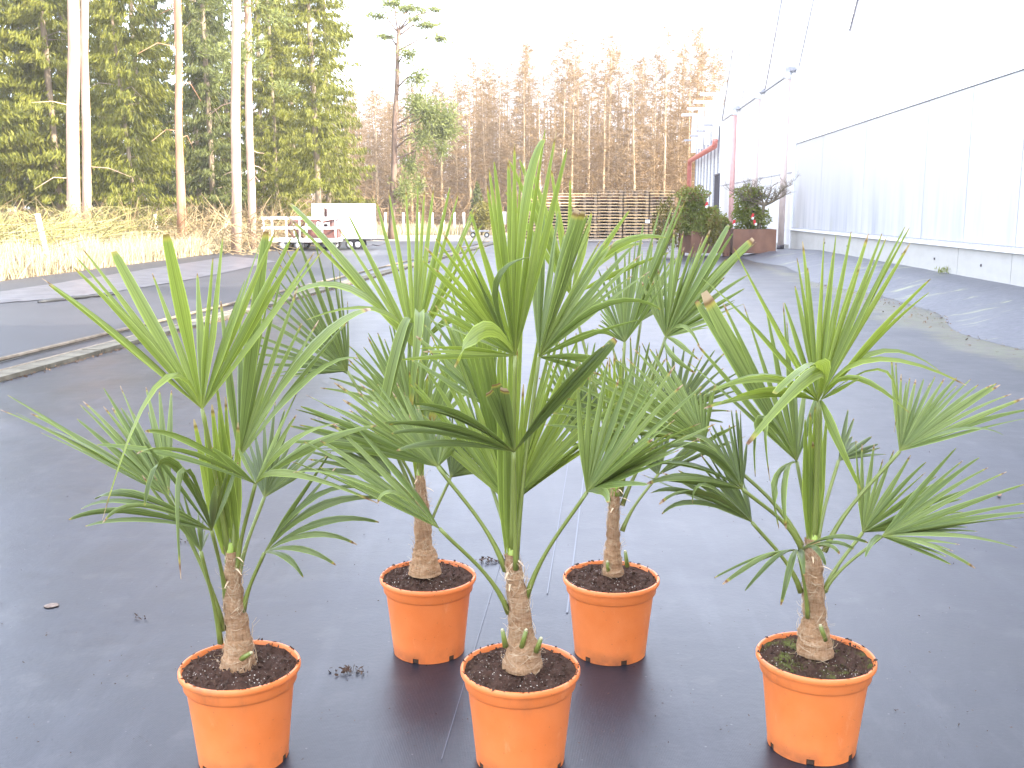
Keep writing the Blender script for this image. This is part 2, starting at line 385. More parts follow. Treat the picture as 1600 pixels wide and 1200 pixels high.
poly('kerb_channel', [(kline(-12, -.9), -12), (kline(-12, 0), -12), (kline(47, 0), 47), (kline(47, -.9), 47)], .003, M['fabric'])
# plastic film lying on the lane
b = MB(); f0, f1, f2, f3 = at(-60, 470), at(380, 398), at(400, 412), at(-60, 474)
N_ = 30
for i in range(N_):
    for j in range(4): pass
vs = []; fs = []
A0, A1 = at(-40, 466), at(345, 398); B0, B1 = at(-40, 476), at(400, 412)
for i in range(N_ + 1):
    a = i / N_
    ta = A0.lerp(A1, a) if a < 1 else A1; pa = at(-40 + 400 * a, 463 - 62 * a); pb = at(-40 + 470 * a, 477 - 24 * a - 44 * a * a)
    for j in range(5):
        p = pa.lerp(pb, j / 4); vs.append((p.x + random.uniform(-.03, .03), p.y + random.uniform(-.06, .06), .009 + random.uniform(0, .02) * (1 if 0 < j < 4 else .4)))
for i in range(N_):
    for j in range(4): fs.append((i * 5 + j, i * 5 + j + 1, i * 5 + j + 6, i * 5 + j + 5))
b.add(vs, fs); tag(b.build('plastic_film', M['film'], smooth=True), 'long torn strip of grey plastic film lying on the asphalt lane', 'plastic film')
b = MB(); fp = [at(60 + 125 * k / 9., 474 - 1.4 * k) for k in range(10)]
b.tube([(p.x, p.y, .02 + random.uniform(0, .02)) for p in fp], [.02 + random.uniform(0, .02) for p in fp], 5)
tag(b.build('film_roll', M['film_edge'], smooth=True), 'dark rolled edge of film lying beside the grey plastic strip', 'film roll')
# kerb: concrete slab, two low rails
b = MB(); kd = Vector((kline(47) - kline(-12), 59, 0)).normalized(); kn = Vector((kd.y, -kd.x, 0))
tag(thing('kerb', (kline(0), 0, 0), None, None), kind='structure'); kerb = bpy.data.objects['kerb']
y = -4.0; i = 0; ks = MB()
ks.box((0, 0, .022), (.20, .992, .045)); kme = None
while y < 47:
    bb = MB(); L = 1.0; c = Vector((kline(y + .5, -.105), y + .5, 0)) - kerb.location
    if kme is None: kme = ks.mesh('kerb_stone', M['kerb'])
    o = link('kerb_stone', kme, kerb); o.location = c; o.rotation_euler.z = -math.atan2(kd.x, kd.y) + random.uniform(-.004, .004)
    o.location.z = random.uniform(-.006, .004); y += L
for off, r in ((-.235, .018), (-.66, .02)):
    bb = MB(); pts = [Vector((kline(yy, off) + random.uniform(-.006, .006), yy, .03)) for yy in np.linspace(-6, 46, 40)]
    bb.tube(pts, r, 6); bb.build('rail', M['rail'], kerb, kerb.location)
# grass verge along kerb foot: crumbs and moss (stuff)
n = 2600; yy = rng.uniform(3, 40, n); xx = np.array([kline(v) for v in yy]) + rng.normal(0.02, .03, n)
C = np.stack([xx, yy, np.full(n, .008)], 1); U = unit(rng.normal(size=(n, 3))) * rng.uniform(.006, .02, (n, 1)); W = unit(rng.normal(size=(n, 3))) * rng.uniform(.004, .012, (n, 1))
V, q = quads_from(C, U, W); tag(link('kerb_litter', arr_mesh('kerb_litter', V, q, M['litter'])), kind='stuff')
# seam lines woven in the fabric
b = MB()
for (x0, y0, x1, y1, wd) in ((948, 450, 886, 960, .006), (935, 430, 855, 930, .004), (925, 400, 690, 1190, .002)):
    p, q_ = at(x0, y0), at(x1, y1); p.z = q_.z = .0075; b.quadstrip(p, q_, wd, (0, 0, 1))
struct('fabric_lines', b, M['seam'])
# scattered peat crumbs and chips on the yard
n = 900; px = rng.uniform(0, 1600, n); py = rng.uniform(430, 1195, n)
pts = np.array([tuple(at(a, c_)) for a, c_ in zip(px, py)]); pts[:, 2] = .008
keep = (pts[:, 0] > np.array([kline(v) for v in pts[:, 1]]) + .1) & (pts[:, 0] < np.array([WX(v) - 2 for v in pts[:, 1]])); pts = pts[keep]; n = len(pts)
U = rng.normal(size=(n, 3)); U[:, 2] *= .3; U = unit(U) * rng.uniform(.0012, .0055, (n, 1)); W = rng.normal(size=(n, 3)); W[:, 2] *= .5; W = unit(W) * rng.uniform(.001, .0026, (n, 1))
V, q = quads_from(pts, U, W); tag(link('yard_crumbs', arr_mesh('yard_crumbs', V, q, M['crumb'])), kind='stuff')
def clod(px, py, r, m, name, label, cat, flat=.6):
    p = at(px, py); b = MB(); me = None; n1, n2 = 7, 9
    prof = []
    vs = []; fs = []
    for i in range(n1 + 1):
        th = math.pi * i / n1
        for k in range(n2):
            a = 2 * math.pi * k / n2; d = Vector((math.sin(th) * math.cos(a), math.sin(th) * math.sin(a), math.cos(th)))
            rr = r * (1 + .35 * mnoise.noise(d * 2 + Vector((px, py, 0)))); vs.append(Vector((d.x * rr, d.y * rr, (d.z + 1) * rr * flat)))
    for i in range(n1):
        for k in range(n2): fs.append((i * n2 + k, (i + 1) * n2 + k, (i + 1) * n2 + (k + 1) % n2, i * n2 + (k + 1) % n2))
    b.add(vs, fs); o = b.build(name, m, smooth=True); o.location = (p.x, p.y, .006); return tag(o, label, cat)
clod(1561, 777, .011, M['pebble'], 'pebble', 'small pinkish pebble lying alone on the grey fabric at right', 'pebble', .7)
o = clod(80, 949, .026, M['dry_leaf'], 'dry_leaf', 'flat pale dry leaf on the fabric left of the front left pot', 'leaf', .05); o.scale = (1, .9, 1); o.rotation_euler.z = .5
def crumb_patch(px, py, r, n, name, label):
    c = at(px, py); C = rng.normal(size=(n, 3)) * np.array([r, r * .55, 0]) + np.array([c.x, c.y, .009])
    C[:, 2] = rng.uniform(.006, .018, n); U = unit(rng.normal(size=(n, 3))) * rng.uniform(.003, .012, (n, 1)); W = unit(rng.normal(size=(n, 3))) * rng.uniform(.002, .006, (n, 1))
    V, q = quads_from(C, U, W); return tag(link(name, arr_mesh(name, V, q, M['crumb'])), kind='stuff')
crumb_patch(547, 1053, .026, 60, 'spilled_soil', ''); crumb_patch(765, 880, .03, 45, 'spilled_soil', '')
crumb_patch(300, 850, .02, 20, 'spilled_soil', ''); crumb_patch(215, 970, .02, 12, 'spilled_soil', '')

# berm of fabric along the wall
b = MB(); ss = np.linspace(3, 34, 70); tp = [0, .12, .25, .4, .55, .7, .85, 1]
for i, s_ in enumerate(ss):
    wd = 1.75 + .22 * math.sin(s_ * .7) + .25 * mnoise.noise((s_ * .4, 3, 0)); fade = min(1, max(.02, (33.6 - s_) / 5))
    for k, u in enumerate(tp):
        h = (.30 * (1 - u) ** 1.25 + .05 * math.sin(u * math.pi)) * (.55 + .45 * fade) + .03 * mnoise.noise((s_ * .9, u * 4, 1)) * math.sin(u * math.pi)
        h += .05 * math.sin(u * math.pi) * mnoise.noise((s_ * 1.7, u * 2.5 + s_ * .3, 7)); p = wall(s_, max(.0055, h + .008 * (1 - u)), -.02 + u * wd); b.v.append(tuple(p))
nn = len(tp)
for i in range(len(ss) - 1):
    for k in range(nn - 1): b.f.append((i * nn + k, i * nn + k + 1, (i + 1) * nn + k + 1, (i + 1) * nn + k)); b.m.append(0)
struct('fabric_bank', b, M['berm'], True)
n = 700; C = np.array([tuple(wall(rng.uniform(7, 20), .013, 1.75 + rng.normal(0, .25))) for _ in range(n)])
U = unit(rng.normal(size=(n, 3)) * [1, 1, .3]) * rng.uniform(.008, .03, (n, 1)); W = unit(rng.normal(size=(n, 3)) * [1, 1, .4]) * rng.uniform(.005, .013, (n, 1))
V, q = quads_from(C, U, W); tag(link('leaf_litter', arr_mesh('leaf_litter', V, q, M['litter'])), kind='stuff')

# ---------------------------------------------------------------- greenhouse on the right
S1 = 32.9                                        # where the near range meets the far range
ZP0, ZP1, ZL, ZG, ZR = .28, .80, 3.42, 5.72, 8.75
BAY = 6.45
gh = thing('greenhouse', wall(10, 0), 'long white greenhouse with sheeted wall, low metal plinth and steep gables', 'greenhouse')
O = gh.location
rotw = Matrix.Rotation(-WA, 3, 'Z')
def wbox(mb, s0, s1, z0, z1, o0, o1, mi=0):
    mb.box(wall((s0 + s1) / 2, (z0 + z1) / 2, (o0 + o1) / 2), (abs(o1 - o0), s1 - s0, z1 - z0), rotw, mi)
def wpart(name, m, *args, parent=gh):
    mb = MB(); wbox(mb, *args); return mb.build(name, m, parent, O)
edges = [S1]
for e in (29.0, 24.4, 19.9, 17.6, 15.4, 11.0, 6.6, 2.2, -2.2, -8, -16, -26): edges.append(e)
for a, b_ in zip(edges[1:], edges[:-1]):
    wpart('wall_panel', M['panel'], a + .012, b_ - .012, ZP1 + .06, ZL, -.05, 0)
    wpart('upper_panel', M['panel_up'], a + .003, b_ - .003, ZL + .14, ZG, -.05, 0)
pe = [S1, 29.4, 24.0, 17.7, 15.4, 14.9, 9, 3, -3, -12, -26]
for a, b_ in zip(pe[1:], pe[:-1]): wpart('plinth_panel', M['plinth'], a + .008, b_ - .008, .0, ZP1 - .03, -.04, .03)
wpart('backing_wall', M['grey_metal'], -26, S1, 0, ZL, -.12, -.06)
wpart('plinth_cap', M['white_metal'], -26, S1, ZP1 - .03, ZP1 + .02, -.05, .09)
wpart('plinth_seal', M['grey_metal'], -26, S1, ZP1 + .022, ZP1 + .055, -.05, .03)
wpart('ledge_rail', M['white_metal'], -26, S1 - .02, ZL + .01, ZL + .11, -.05, .03)
wpart('ledge_seal', M['grey_metal'], -26, S1 - .02, ZL + .112, ZL + .138, -.05, .012)
for s_ in (20.9, 18.9, 16.6, 13.4, 11.6, 25.5, 28.0):
    bt = MB(); bt.tube([wall(s_, .52, .028), wall(s_, .52, .045)], .022, 8); bt.build('bolt', M['dark_line'], gh, O)
wpart('corner_post', M['white_metal'], S1 + .003, S1 + .14, 0, ZG, -.05, .06)
# far range of the same house
far_edges = [S1 + .15, 39.4, 45.85, 52.3]
for a, b_ in zip(far_edges[:-1], far_edges[1:]):
    wpart('wall_panel', M['panel_up'], a + .01, b_ - .01, .3, 2.55, -.05, 0)
    wpart('upper_panel', M['panel_up'], a + .01, b_ - .01, 2.6, ZG, -.05, 0)
    wpart('panel_joint', M['grey_metal'], a, b_, 2.55, 2.6, -.05, .012)
    wpart('plinth_panel', M['plinth'], a, b_, 0, .295, -.05, .03)
wpart('gutter_rail', M['grey_metal'], S1 + .15, 52.3, ZG + .003, ZG + .05, -.05, .05)
# steep gables above the gutter line
s0 = 52.3
DEEP = 30
while s0 - BAY > -27:
    a, c_ = s0 - BAY, s0; mid = (a + c_) / 2
    g = MB(); g.add([wall(a, ZG + .002, 0), wall(c_, ZG + .002, 0), wall(mid, ZR, 0)], [(0, 1, 2)]); g.build('gable_panel', M['panel_up'], gh, O)
    r = MB(); r.add([wall(a, ZG + .05, .025), wall(mid, ZR + .03, .025), wall(mid, ZR + .03, -DEEP), wall(a, ZG + .05, -DEEP)], [(0, 1, 2, 3)]); r.build('roof', M['roof'], gh, O)
    r = MB(); r.add([wall(c_, ZG + .05, .025), wall(mid, ZR + .03, .025), wall(mid, ZR + .03, -DEEP), wall(c_, ZG + .05, -DEEP)], [(0, 1, 2, 3)]); r.build('roof', M['roof'], gh, O)
    r = MB(); r.tube([wall(c_, ZG + .02, .04), wall(mid, ZR + .02, .04)], .012, 5); r.build('rafter', M['dark_line'] if round((52.3 - s0) / BAY) in (0, 2, 4) else M['white_metal'], gh, O)
    s0 -= BAY
# down pipes with hopper heads at each valley
for s_, m_, r_ in ((33.6, M['pipe'], .10), (39.6, M['pipe'], .10), (46.2, M['pipe_pink'], .11), (26.45 + .1 - 60, M['pipe'], .1)):
    if s_ < 0: continue
    p = MB(); p.tube([wall(s_, .1, .22), wall(s_, ZG - .25, .22)], r_, 12); d = p.build('downpipe', m_, gh, O, True)
    p = MB(); p.tube([wall(s_, ZG - .25, .22), wall(s_, ZG - .05, .22)], r_ * 1.12, 12); p.build('collar', M['white_metal'], d, O, True)
    p = MB(); wbox(p, s_ - .05, s_ + .05, ZG - .04, ZG + .14, .0, .3); wbox(p, s_ - .35, s_ + .05, ZG - .02, ZG + .02, .1, .16); p.build('hopper', M['grey_metal'], d, O)
    p = MB(); p.tube([wall(s_, .1, .22), wall(s_, .28, .22)], r_ * 1.18, 12); p.build('pipe_foot', M['dark_line'], d, O, True)
# far wing with ribs, white posts and the red gutter
wing = thing('greenhouse_wing', wall(55, 0), 'far ribbed white wing with red gutter and row of white gutter posts', 'greenhouse'); OW = wing.location
def wp2(name, m, *a):
    mb = MB(); wbox(mb, *a); return mb.build(name, m, wing, OW)
wp2('wing_wall', M['panel_up'], 52.45, 66.5, 0, 5.9, -.2, -.05)
k = 0; s_ = 52.9
while s_ < 66.4:
    wp2('rib', M['grey_metal'] if k % 2 else M['white_metal'], s_, s_ + .09, .05, 5.6, -.048, .03); s_ += .85; k += 1
gp = MB(); gp.tube([wall(52.6, 4.85, .3), wall(52.8, 4.55, .3), wall(66.4, 4.45, .3), wall(66.6, 4.1, .3), wall(66.6, .2, .3)], .14, 10); gp.build('red_gutter', M['pipe_red'], wing, OW, True)
for s_ in (53.6, 57.4, 61.2, 65.2):
    p = MB(); wbox(p, s_ - .18, s_ + .18, 4.9, 7.1, .05, .35); pp = p.build('gutter_post', M['white_metal'], wing, OW)
    p = MB(); wbox(p, s_ - .22, s_ + .22, 7.1, 7.22, .0, 1.0); p.build('gutter_head', M['white_metal'], pp, OW)
    p = MB(); wbox(p, s_ - .2, s_ + .2, 5.6, 5.7, .36, .8); p.build('bracket', M['grey_metal'], pp, OW)
for k in range(4):
    a = 52.45 + 3.5 * k; g = MB(); g.add([wall(a, 5.9, -.1), wall(a + 3.5, 5.9, -.1), wall(a + 1.75, 7.6, -.1)], [(0, 1, 2)]); g.build('gable_panel', M['panel_up'], wing, OW)
# dark barred gate leaning on the far wall
pg = wall(50.0, .02, .45); gt = thing('barred_gate', pg, 'tall dark barred gate leaning on the far wall behind the planters', 'gate')
fr = MB(); wbox(fr, 49.2, 49.27, 0, 3.1, .4, .47); wbox(fr, 50.8, 50.87, 0, 3.1, .4, .47); wbox(fr, 49.27, 50.8, 3.02, 3.1, .4, .47); wbox(fr, 49.27, 50.8, .05, .13, .4, .47); fr.build('gate_frame', M['dark_line'], gt, pg)
for k in range(6):
    fr = MB(); wbox(fr, 49.47 + k * .22, 49.51 + k * .22, .13, 3.02, .42, .45); fr.build('bar', M['dark_line'], gt, pg)
tgt = thing('weed_tuft', wall(18.2, .28, .1), 'small green weed tuft growing at the foot of the plinth', 'weed')
n = 60; C = rng.normal(size=(n, 3)) * [.05, .08, .04] + [0, 0, .07]; U = unit(rng.normal(size=(n, 3)) * [.5, .5, 1]) * .05; W = unit(rng.normal(size=(n, 3))) * .008
V, q = quads_from(C, U, W); link('leaves', arr_mesh('leaves', V, q, M['shrub']), tgt)

# ---------------------------------------------------------------- trees
def spruce_crown(seed, H=17, Rr=2.3, z0=2.2, m=None, dens=1.0):
    r = np.random.default_rng(seed); Vs = []; Qs = []; off = 0; z = z0
    Cs, Us, Ws = [], [], []
    while z < H - .3:
        u = (z - z0) / (H - z0); Lb = Rr * (1 - u) ** .75 * r.uniform(.75, 1.1) + .15
        for k in range(r.integers(4, 7)):
            a = r.uniform(0, 2 * math.pi); L = Lb * r.uniform(.55, 1.15); n = int((34 + 46 * L) * dens)
            tt = r.uniform(.12, 1, n) ** .8
            dz = -.34 * L * tt + .20 * L * tt ** 2.5
            dirv = np.array([math.cos(a), math.sin(a), 0]); sdv = np.array([-math.sin(a), math.cos(a), 0])
            spread = (.34 * L * (1.05 - tt))[:, None]
            c = dirv * (L * tt)[:, None] + sdv * spread * r.normal(0, .5, (n, 1)) + np.array([0, 0, z]) + np.stack([0 * tt, 0 * tt, dz - r.uniform(0, .24, n)], 1)
            uu = dirv * r.uniform(.1, .8, (n, 1)) + sdv * r.normal(0, .4, (n, 1)) + np.stack([0 * tt, 0 * tt, r.uniform(-1.7, -.2, n)], 1)
            Cs.append(c); Us.append(unit(uu) * r.uniform(.07, .17, (n, 1))); Ws.append(unit(r.normal(size=(n, 3))) * r.uniform(.018, .042, (n, 1)))
        z += r.uniform(.2, .34)
    V, q = quads_from(np.concatenate(Cs), np.concatenate(Us), np.concatenate(Ws)); return arr_mesh('crown', V, q, m)
def pine_crown(seed, zs, Rr, m, clumps=16, n=170, cr=.62):
    r = np.random.default_rng(seed); Cs, Us, Ws = [], [], []
    for k in range(clumps):
        a = r.uniform(0, 6.283); rad = Rr * r.uniform(.25, 1) ; z = r.uniform(*zs)
        c0 = np.array([math.cos(a) * rad, math.sin(a) * rad, z]); d = r.normal(size=(n, 3)); d = unit(d) * (r.uniform(0, 1, (n, 1)) ** .4) * cr * np.array([1.2, 1.2, .6]) * r.uniform(.6, 1.2)
        Cs.append(c0 + d); Us.append(unit(d + r.normal(0, .25, (n, 3)) + [0, 0, .12]) * r.uniform(.08, .16, (n, 1))); Ws.append(unit(r.normal(size=(n, 3))) * r.uniform(.018, .04, (n, 1)))
    V, q = quads_from(np.concatenate(Cs), np.concatenate(Us), np.concatenate(Ws)); return arr_mesh('crown', V, q, m)
def larch_crown(seed, H=14, Rr=1.9, z0=2.5, m=None):
    r = np.random.default_rng(seed); Vs = []; cnt = 0; A, B, wa, wb = [], [], [], []
    z = z0
    while z < H - .1:
        u = (z - z0) / (H - z0); Lb = Rr * (1 - u) ** .6 + .28
        for k in range(3):
            a = r.uniform(0, 6.283); L = Lb * r.uniform(.5, 1.1); d = np.array([math.cos(a), math.sin(a), 0]); p = np.array([0, 0, z]); zz = 0
            seg = 4; pts = [p]
            for s in range(1, seg + 1):
                t_ = s / seg; pts.append(np.array([0, 0, z]) + d * L * t_ + np.array([r.normal(0, .04), r.normal(0, .04), L * (-.16 * t_ + .34 * t_ ** 2.5) + r.normal(0, .03)]))
            for s in range(seg):
                A.append(pts[s]); B.append(pts[s + 1]); wa.append(.016 * (1 - s / 5)); wb.append(.016 * (1 - (s + 1) / 5))
            for s in range(int(7 + 12 * L)):
                t_ = r.uniform(.15, 1) * seg; i = min(int(t_), seg - 1); q0 = pts[i] + (pts[i + 1] - pts[i]) * (t_ - i)
                A.append(q0); B.append(q0 + d * r.uniform(0, .3) + r.normal(0, .17, 3) + np.array([0, 0, r.uniform(-.12, .16)])); wa.append(.011); wb.append(.004)
        z += r.uniform(.11, .21)
    A, B = np.array(A), np.array(B); side = unit(np.cross(unit(B - A), r.normal(size=A.shape)))
    V, q = sticks_from(A, B, np.array(wa)[:, None], np.array(wb)[:, None], side); return arr_mesh('crown', V, q, m)
def trunk_mesh(H, r0, r1, m, seed, lean=(0, 0), stubs=0):
    b = MB(); rr = random.Random(seed); n = 9
    pts = [Vector((lean[0] * k / n + rr.uniform(-.03, .03) * (k > 0), lean[1] * k / n + rr.uniform(-.03, .03) * (k > 0), H * k / n)) for k in range(n + 1)]
    b.tube(pts, [r0 * 1.12] + [r0 + (r1 - r0) * k / n for k in range(1, n + 1)], 9)
    for k in range(stubs):
        t_ = rr.uniform(.08, .6); p = pts[0].lerp(pts[-1], t_); a = rr.uniform(0, 6.28); L = rr.uniform(.4, 1.6); d = Vector((math.cos(a), math.sin(a), 0))
        b.tube([p, p + d * L * .5 + Vector((0, 0, rr.uniform(-.1, .15))), p + d * L + Vector((0, 0, rr.uniform(-.45, .1)))], [.022, .014, .006], 4, cap=False)
    return b.mesh('trunk', m, smooth=True)
crown_spruce = [spruce_crown(11 + k, 17, 2.3, z, M['spruce']) for k, z in enumerate((2.1, 3.0, 1.3))]
crown_dark = [spruce_crown(31 + k, 18, 2.5, z, M['spruce_dark'], .8) for k, z in enumerate((1.6, 2.6))]
def place_tree(name, label, pb, Y, pt=None, H=17, r0=.15, r1=.06, bark='bark_spruce', crown=None, cs=1.0, stubs=10, group=None, seed=1, rz=0.0):
    g = at(pb, 0, Y); g.z = 0; lean = (0, 0)
    root = thing(name, (g.x, Y, 0), label, 'tree', group)
    if pt is not None:
        q0 = at(pt[0], pt[1], Y); lean = ((q0.x - g.x) * H / max(q0.z, 1), 0)
    link('trunk', trunk_mesh(H, r0, r1, M[bark], seed, lean, stubs), root)
    if crown is not None:
        c = link('crown', crown, root); c.scale = (cs, cs, cs); c.rotation_euler.z = rz
        if lean[0]: c.rotation_euler.y = math.atan2(lean[0], H) if not rz else 0
    return root
T = place_tree
T('spruce_tree', 'spruce with straight grey trunk just left of the twin pale pines', 72, 37.5, (65, 0), 17, .13, .07, 'bark_spruce', crown_spruce[0], 1, 14, seed=3, rz=.4)
T('pine_tree', 'thickest pale pink pine trunk leaning right at far left', 88, 33, (114, 0), 19, .21, .12, 'bark_pine', None, seed=4, stubs=2)
T('pine_tree', 'slimmer pale pine trunk crossing close behind the thickest pine', 108, 33.6, (132, 0), 19, .145, .09, 'bark_pine', None, seed=5, stubs=4)
T('spruce_tree', 'thin trunked spruce right of the twin pale pines', 138, 39.5, (124, 150), 15, .10, .05, 'bark_spruce', crown_spruce[1], .8, 12, seed=6, rz=1.2)
T('spruce_tree', 'open yellow green spruce with thin pale trunk and drooping boughs', 195, 37, (178, 40), 15, .075, .04, 'bark_spruce', crown_spruce[2], .92, 22, seed=7, rz=2.0)
T('pine_tree', 'reddish straight pine trunk between two spruces, in front of its twin', 263, 33.5, (277, 0), 19, .12, .09, 'bark_red', None, seed=8, stubs=3)
T('pine_tree', 'darker red pine trunk touching the straight pine from behind', 269, 34.3, (274, 0), 17, .09, .06, 'bark_red', None, seed=9, stubs=3)
T('spruce_tree', 'dark spruce with bare brown lower trunk between the red and the pale pines', 318, 42, (316, 0), 17, .12, .06, 'bark_spruce', crown_dark[0], .85, 24, seed=10, rz=.9)
T('pine_tree', 'pale pine trunk leaning right above the white fence post', 352, 34, (369, 0), 19, .16, .11, 'bark_pine', None, seed=12, stubs=3)
pc9 = pine_crown(5, (5.2, 12), 1.7, M['pine'], 26)
T('pine_tree', 'pine with grey green needle clumps right of the leaning pale pine', 378, 36, (387, 30), 17, .14, .08, 'bark_pine', pc9, 1, 8, seed=13)
T('spruce_tree', 'slim bright green spruce left of the white trailers', 422, 46, (419, 0), 15, .09, .04, 'bark_spruce', crown_spruce[2], .85, 10, seed=14, rz=2.6)
T('spruce_tree', 'spruce at the right edge of the evergreens with ragged crown', 489, 42, (481, 0), 16, .13, .07, 'bark_spruce', crown_spruce[1], .86, 12, seed=15, rz=3.6)
T('spruce_tree', 'leaning brown trunked spruce at the left picture edge', 14, 38, (-4, 150), 16, .12, .07, 'bark_red', crown_spruce[0], .9, 14, seed=16, rz=4.1)
T('spruce_tree', 'dark trunk deep in shade left of the grey spruce trunk', 26, 47, (25, 0), 17, .13, .07, 'bark_spruce', crown_dark[1], 1, 10, seed=17, rz=1.1)
for k, (px, Y) in enumerate(((-60, 44), (-20, 52), (40, 55), (95, 45), (150, 50), (205, 43), (240, 53), (296, 49), (345, 54), (400, 50), (450, 53), (175, 60), (60, 64), (320, 62), (-110, 52), (-70, 36), (430, 60), (505, 50))):
    cr = (crown_dark + crown_spruce[:2])[k % 4] if px < 380 else crown_spruce[k % 3]
    T('spruce_tree', 'dense spruce standing in the second rank of the evergreen wood', px, Y, None, 17, .13, .06, 'bark_spruce', cr, random.uniform(.85, 1.1), 8, 'spruces inside the wood', 40 + k, random.uniform(0, 6))
# lone tall pine in the middle
Y14 = 50; root = T('pine_tree', 'tall lone pine with leaning trunk, hanging green bough and sparse top', 604, Y14, (622, 60), 9.7, .17, .09, 'bark_brown', None, 1, 5, seed=21)
g = root.location; r = np.random.default_rng(3); Cs, Us, Ws = [], [], []; tb = MB()
tpt = at(621, 62, Y14) - g
for px, py, rx, rz_, n in ((672, 178, 26, 26, 420), (690, 205, 30, 22, 420), (650, 165, 22, 26, 300), (700, 185, 20, 20, 240), (660, 215, 22, 20, 220), (640, 260, 18, 26, 200), (632, 300, 16, 26, 220), (652, 290, 14, 20, 120), (655, 120, 24, 20, 200), (640, 85, 20, 12, 130),
                    (600, 58, 18, 5, 70), (590, 25, 24, 6, 80), (640, 14, 30, 8, 160), (668, 40, 24, 7, 120), (690, 60, 18, 8, 90), (615, 5, 26, 8, 130), (650, 30, 20, 6, 60), (680, 15, 16, 6, 60), (690, 235, 16, 16, 120)):
    c0 = at(px, py, Y14 + random.uniform(-.8, .8)) - g; s = Y14 / F; n = int(n * 3)
    d = unit(r.normal(size=(n, 3))) * (r.uniform(0, 1, (n, 1)) ** .6) * (1 + .35 * r.normal(size=(n, 1))) * np.array([rx * s, .7, rz_ * s]); Cs.append(d + np.array(c0)); Us.append(unit(d + r.normal(0, .3, (n, 3))) * r.uniform(.08, .17, (n, 1))); Ws.append(unit(r.normal(size=(n, 3))) * r.uniform(.02, .045, (n, 1)))
    tb = MB(); zt = max(.3, min(9.6, c0.z - .5)); p0 = Vector((tpt.x * zt / max(tpt.z, 1), 0, zt)); p2 = Vector(c0); tb.tube([p0, p0.lerp(p2, .5) + Vector((0, 0, .25)), p2], [.05, .035, .012], 5, cap=False); tb.build('bough', M['bark_brown'], root, smooth=True)
V, q = quads_from(np.concatenate(Cs), np.concatenate(Us), np.concatenate(Ws)); link('crown', arr_mesh('crown', V, q, M['pine']), root)
# larch wood
lc = [larch_crown(50 + k, 14, 1.9, z, M['larch']) for k, z in enumerate((1.0, 2.0, 3.0, 1.5))]
lt = [trunk_mesh(13.6, .125, .008, M['bark_larch'], 60 + k, (random.uniform(-.3, .3), 0), 6) for k in range(4)]
LAB = 'bare tan larch with thin trunk and fine twigs in the far wood'; GRP = 'bare larches of the far wood'
k = 0
for Yr, cnt, x0, x1 in ((72, 20, 530, 1120), (78, 21, 515, 1135), (85, 21, 530, 1135), (93, 20, 500, 1145), (102, 18, 480, 1150)):
    for i in range(cnt):
        px = x0 + (x1 - x0) * (i + random.uniform(.1, .9)) / cnt; Y = Yr + random.uniform(-2.5, 2.5); g = at(px, 0, Y); root = thing('larch_tree', (g.x, Y, 0), LAB, 'tree', GRP)
        tall = random.uniform(.84, 1.05) * (.80 + .0018 * max(0, px - 560)*.25 + (.1 if px > 720 else 0)) * Y / 78 * .93
        a = link('trunk', lt[k % 4], root); c = link('crown', lc[(k * 7 + i) % 4], root); root.scale = (1, 1, tall); root.rotation_euler.z = random.uniform(0, 6.28); k += 1
# small dark conifer and yellow bush near the track
def blob_bush(name, label, cat, px, pyb, Y, wd, ht, m, n, leaf=.07, seed=1, loc=None, rotz=0, cone=False, base=0.0):
    r = np.random.default_rng(seed); g = at(px, 0, Y) if loc is None else Vector(loc)
    root = thing(name, (g.x, Y if loc is None else g.y, base), label, cat)
    d = unit(r.normal(size=(n, 3))) * (r.uniform(.15, 1, (n, 1)) ** .5); d[:, 2] = d[:, 2] * .5 + .5
    wig = 1 + .25 * np.sin(d[:, :1] * 9 + seed) * np.cos(d[:, 1:2] * 8)
    sc_ = (1 - .8 * d[:, 2:3]) if cone else 1.0
    C = d * np.array([wd / 2, wd / 2, ht]) ; C[:, :2] *= wig * sc_
    U = unit(r.normal(size=(n, 3)) + [0, 0, .3]) * r.uniform(.6, 1.2, (n, 1)) * leaf; W = unit(np.cross(U, r.normal(size=(n, 3)))) * leaf * .45
    V, q = quads_from(C, U, W); link('foliage', arr_mesh('foliage', V, q, m), root)
    b = MB()
    for k in range(5):
        a = k * 1.26; b.tube([(0, 0, 0), (math.cos(a) * wd * .15, math.sin(a) * wd * .15, ht * .4), (math.cos(a) * wd * .3, math.sin(a) * wd * .3, ht * .75)], [.03, .02, .008], 5, cap=False)
    b.build('stem', M['twig'], root); return root
blob_bush('yellow_bush', 'round yellow green bush standing at the end of the wire fence', 'bush', 752, 358, 58, 1.35, 1.9, M['shrub_yellow'], 2200, .08, 4)
blob_bush('conifer_sapling', 'small dark green conifer behind the yellow bush', 'tree', 744, 330, 66, 1.5, 3.2, M['spruce_dark'], 1500, .12, 5, cone=True)
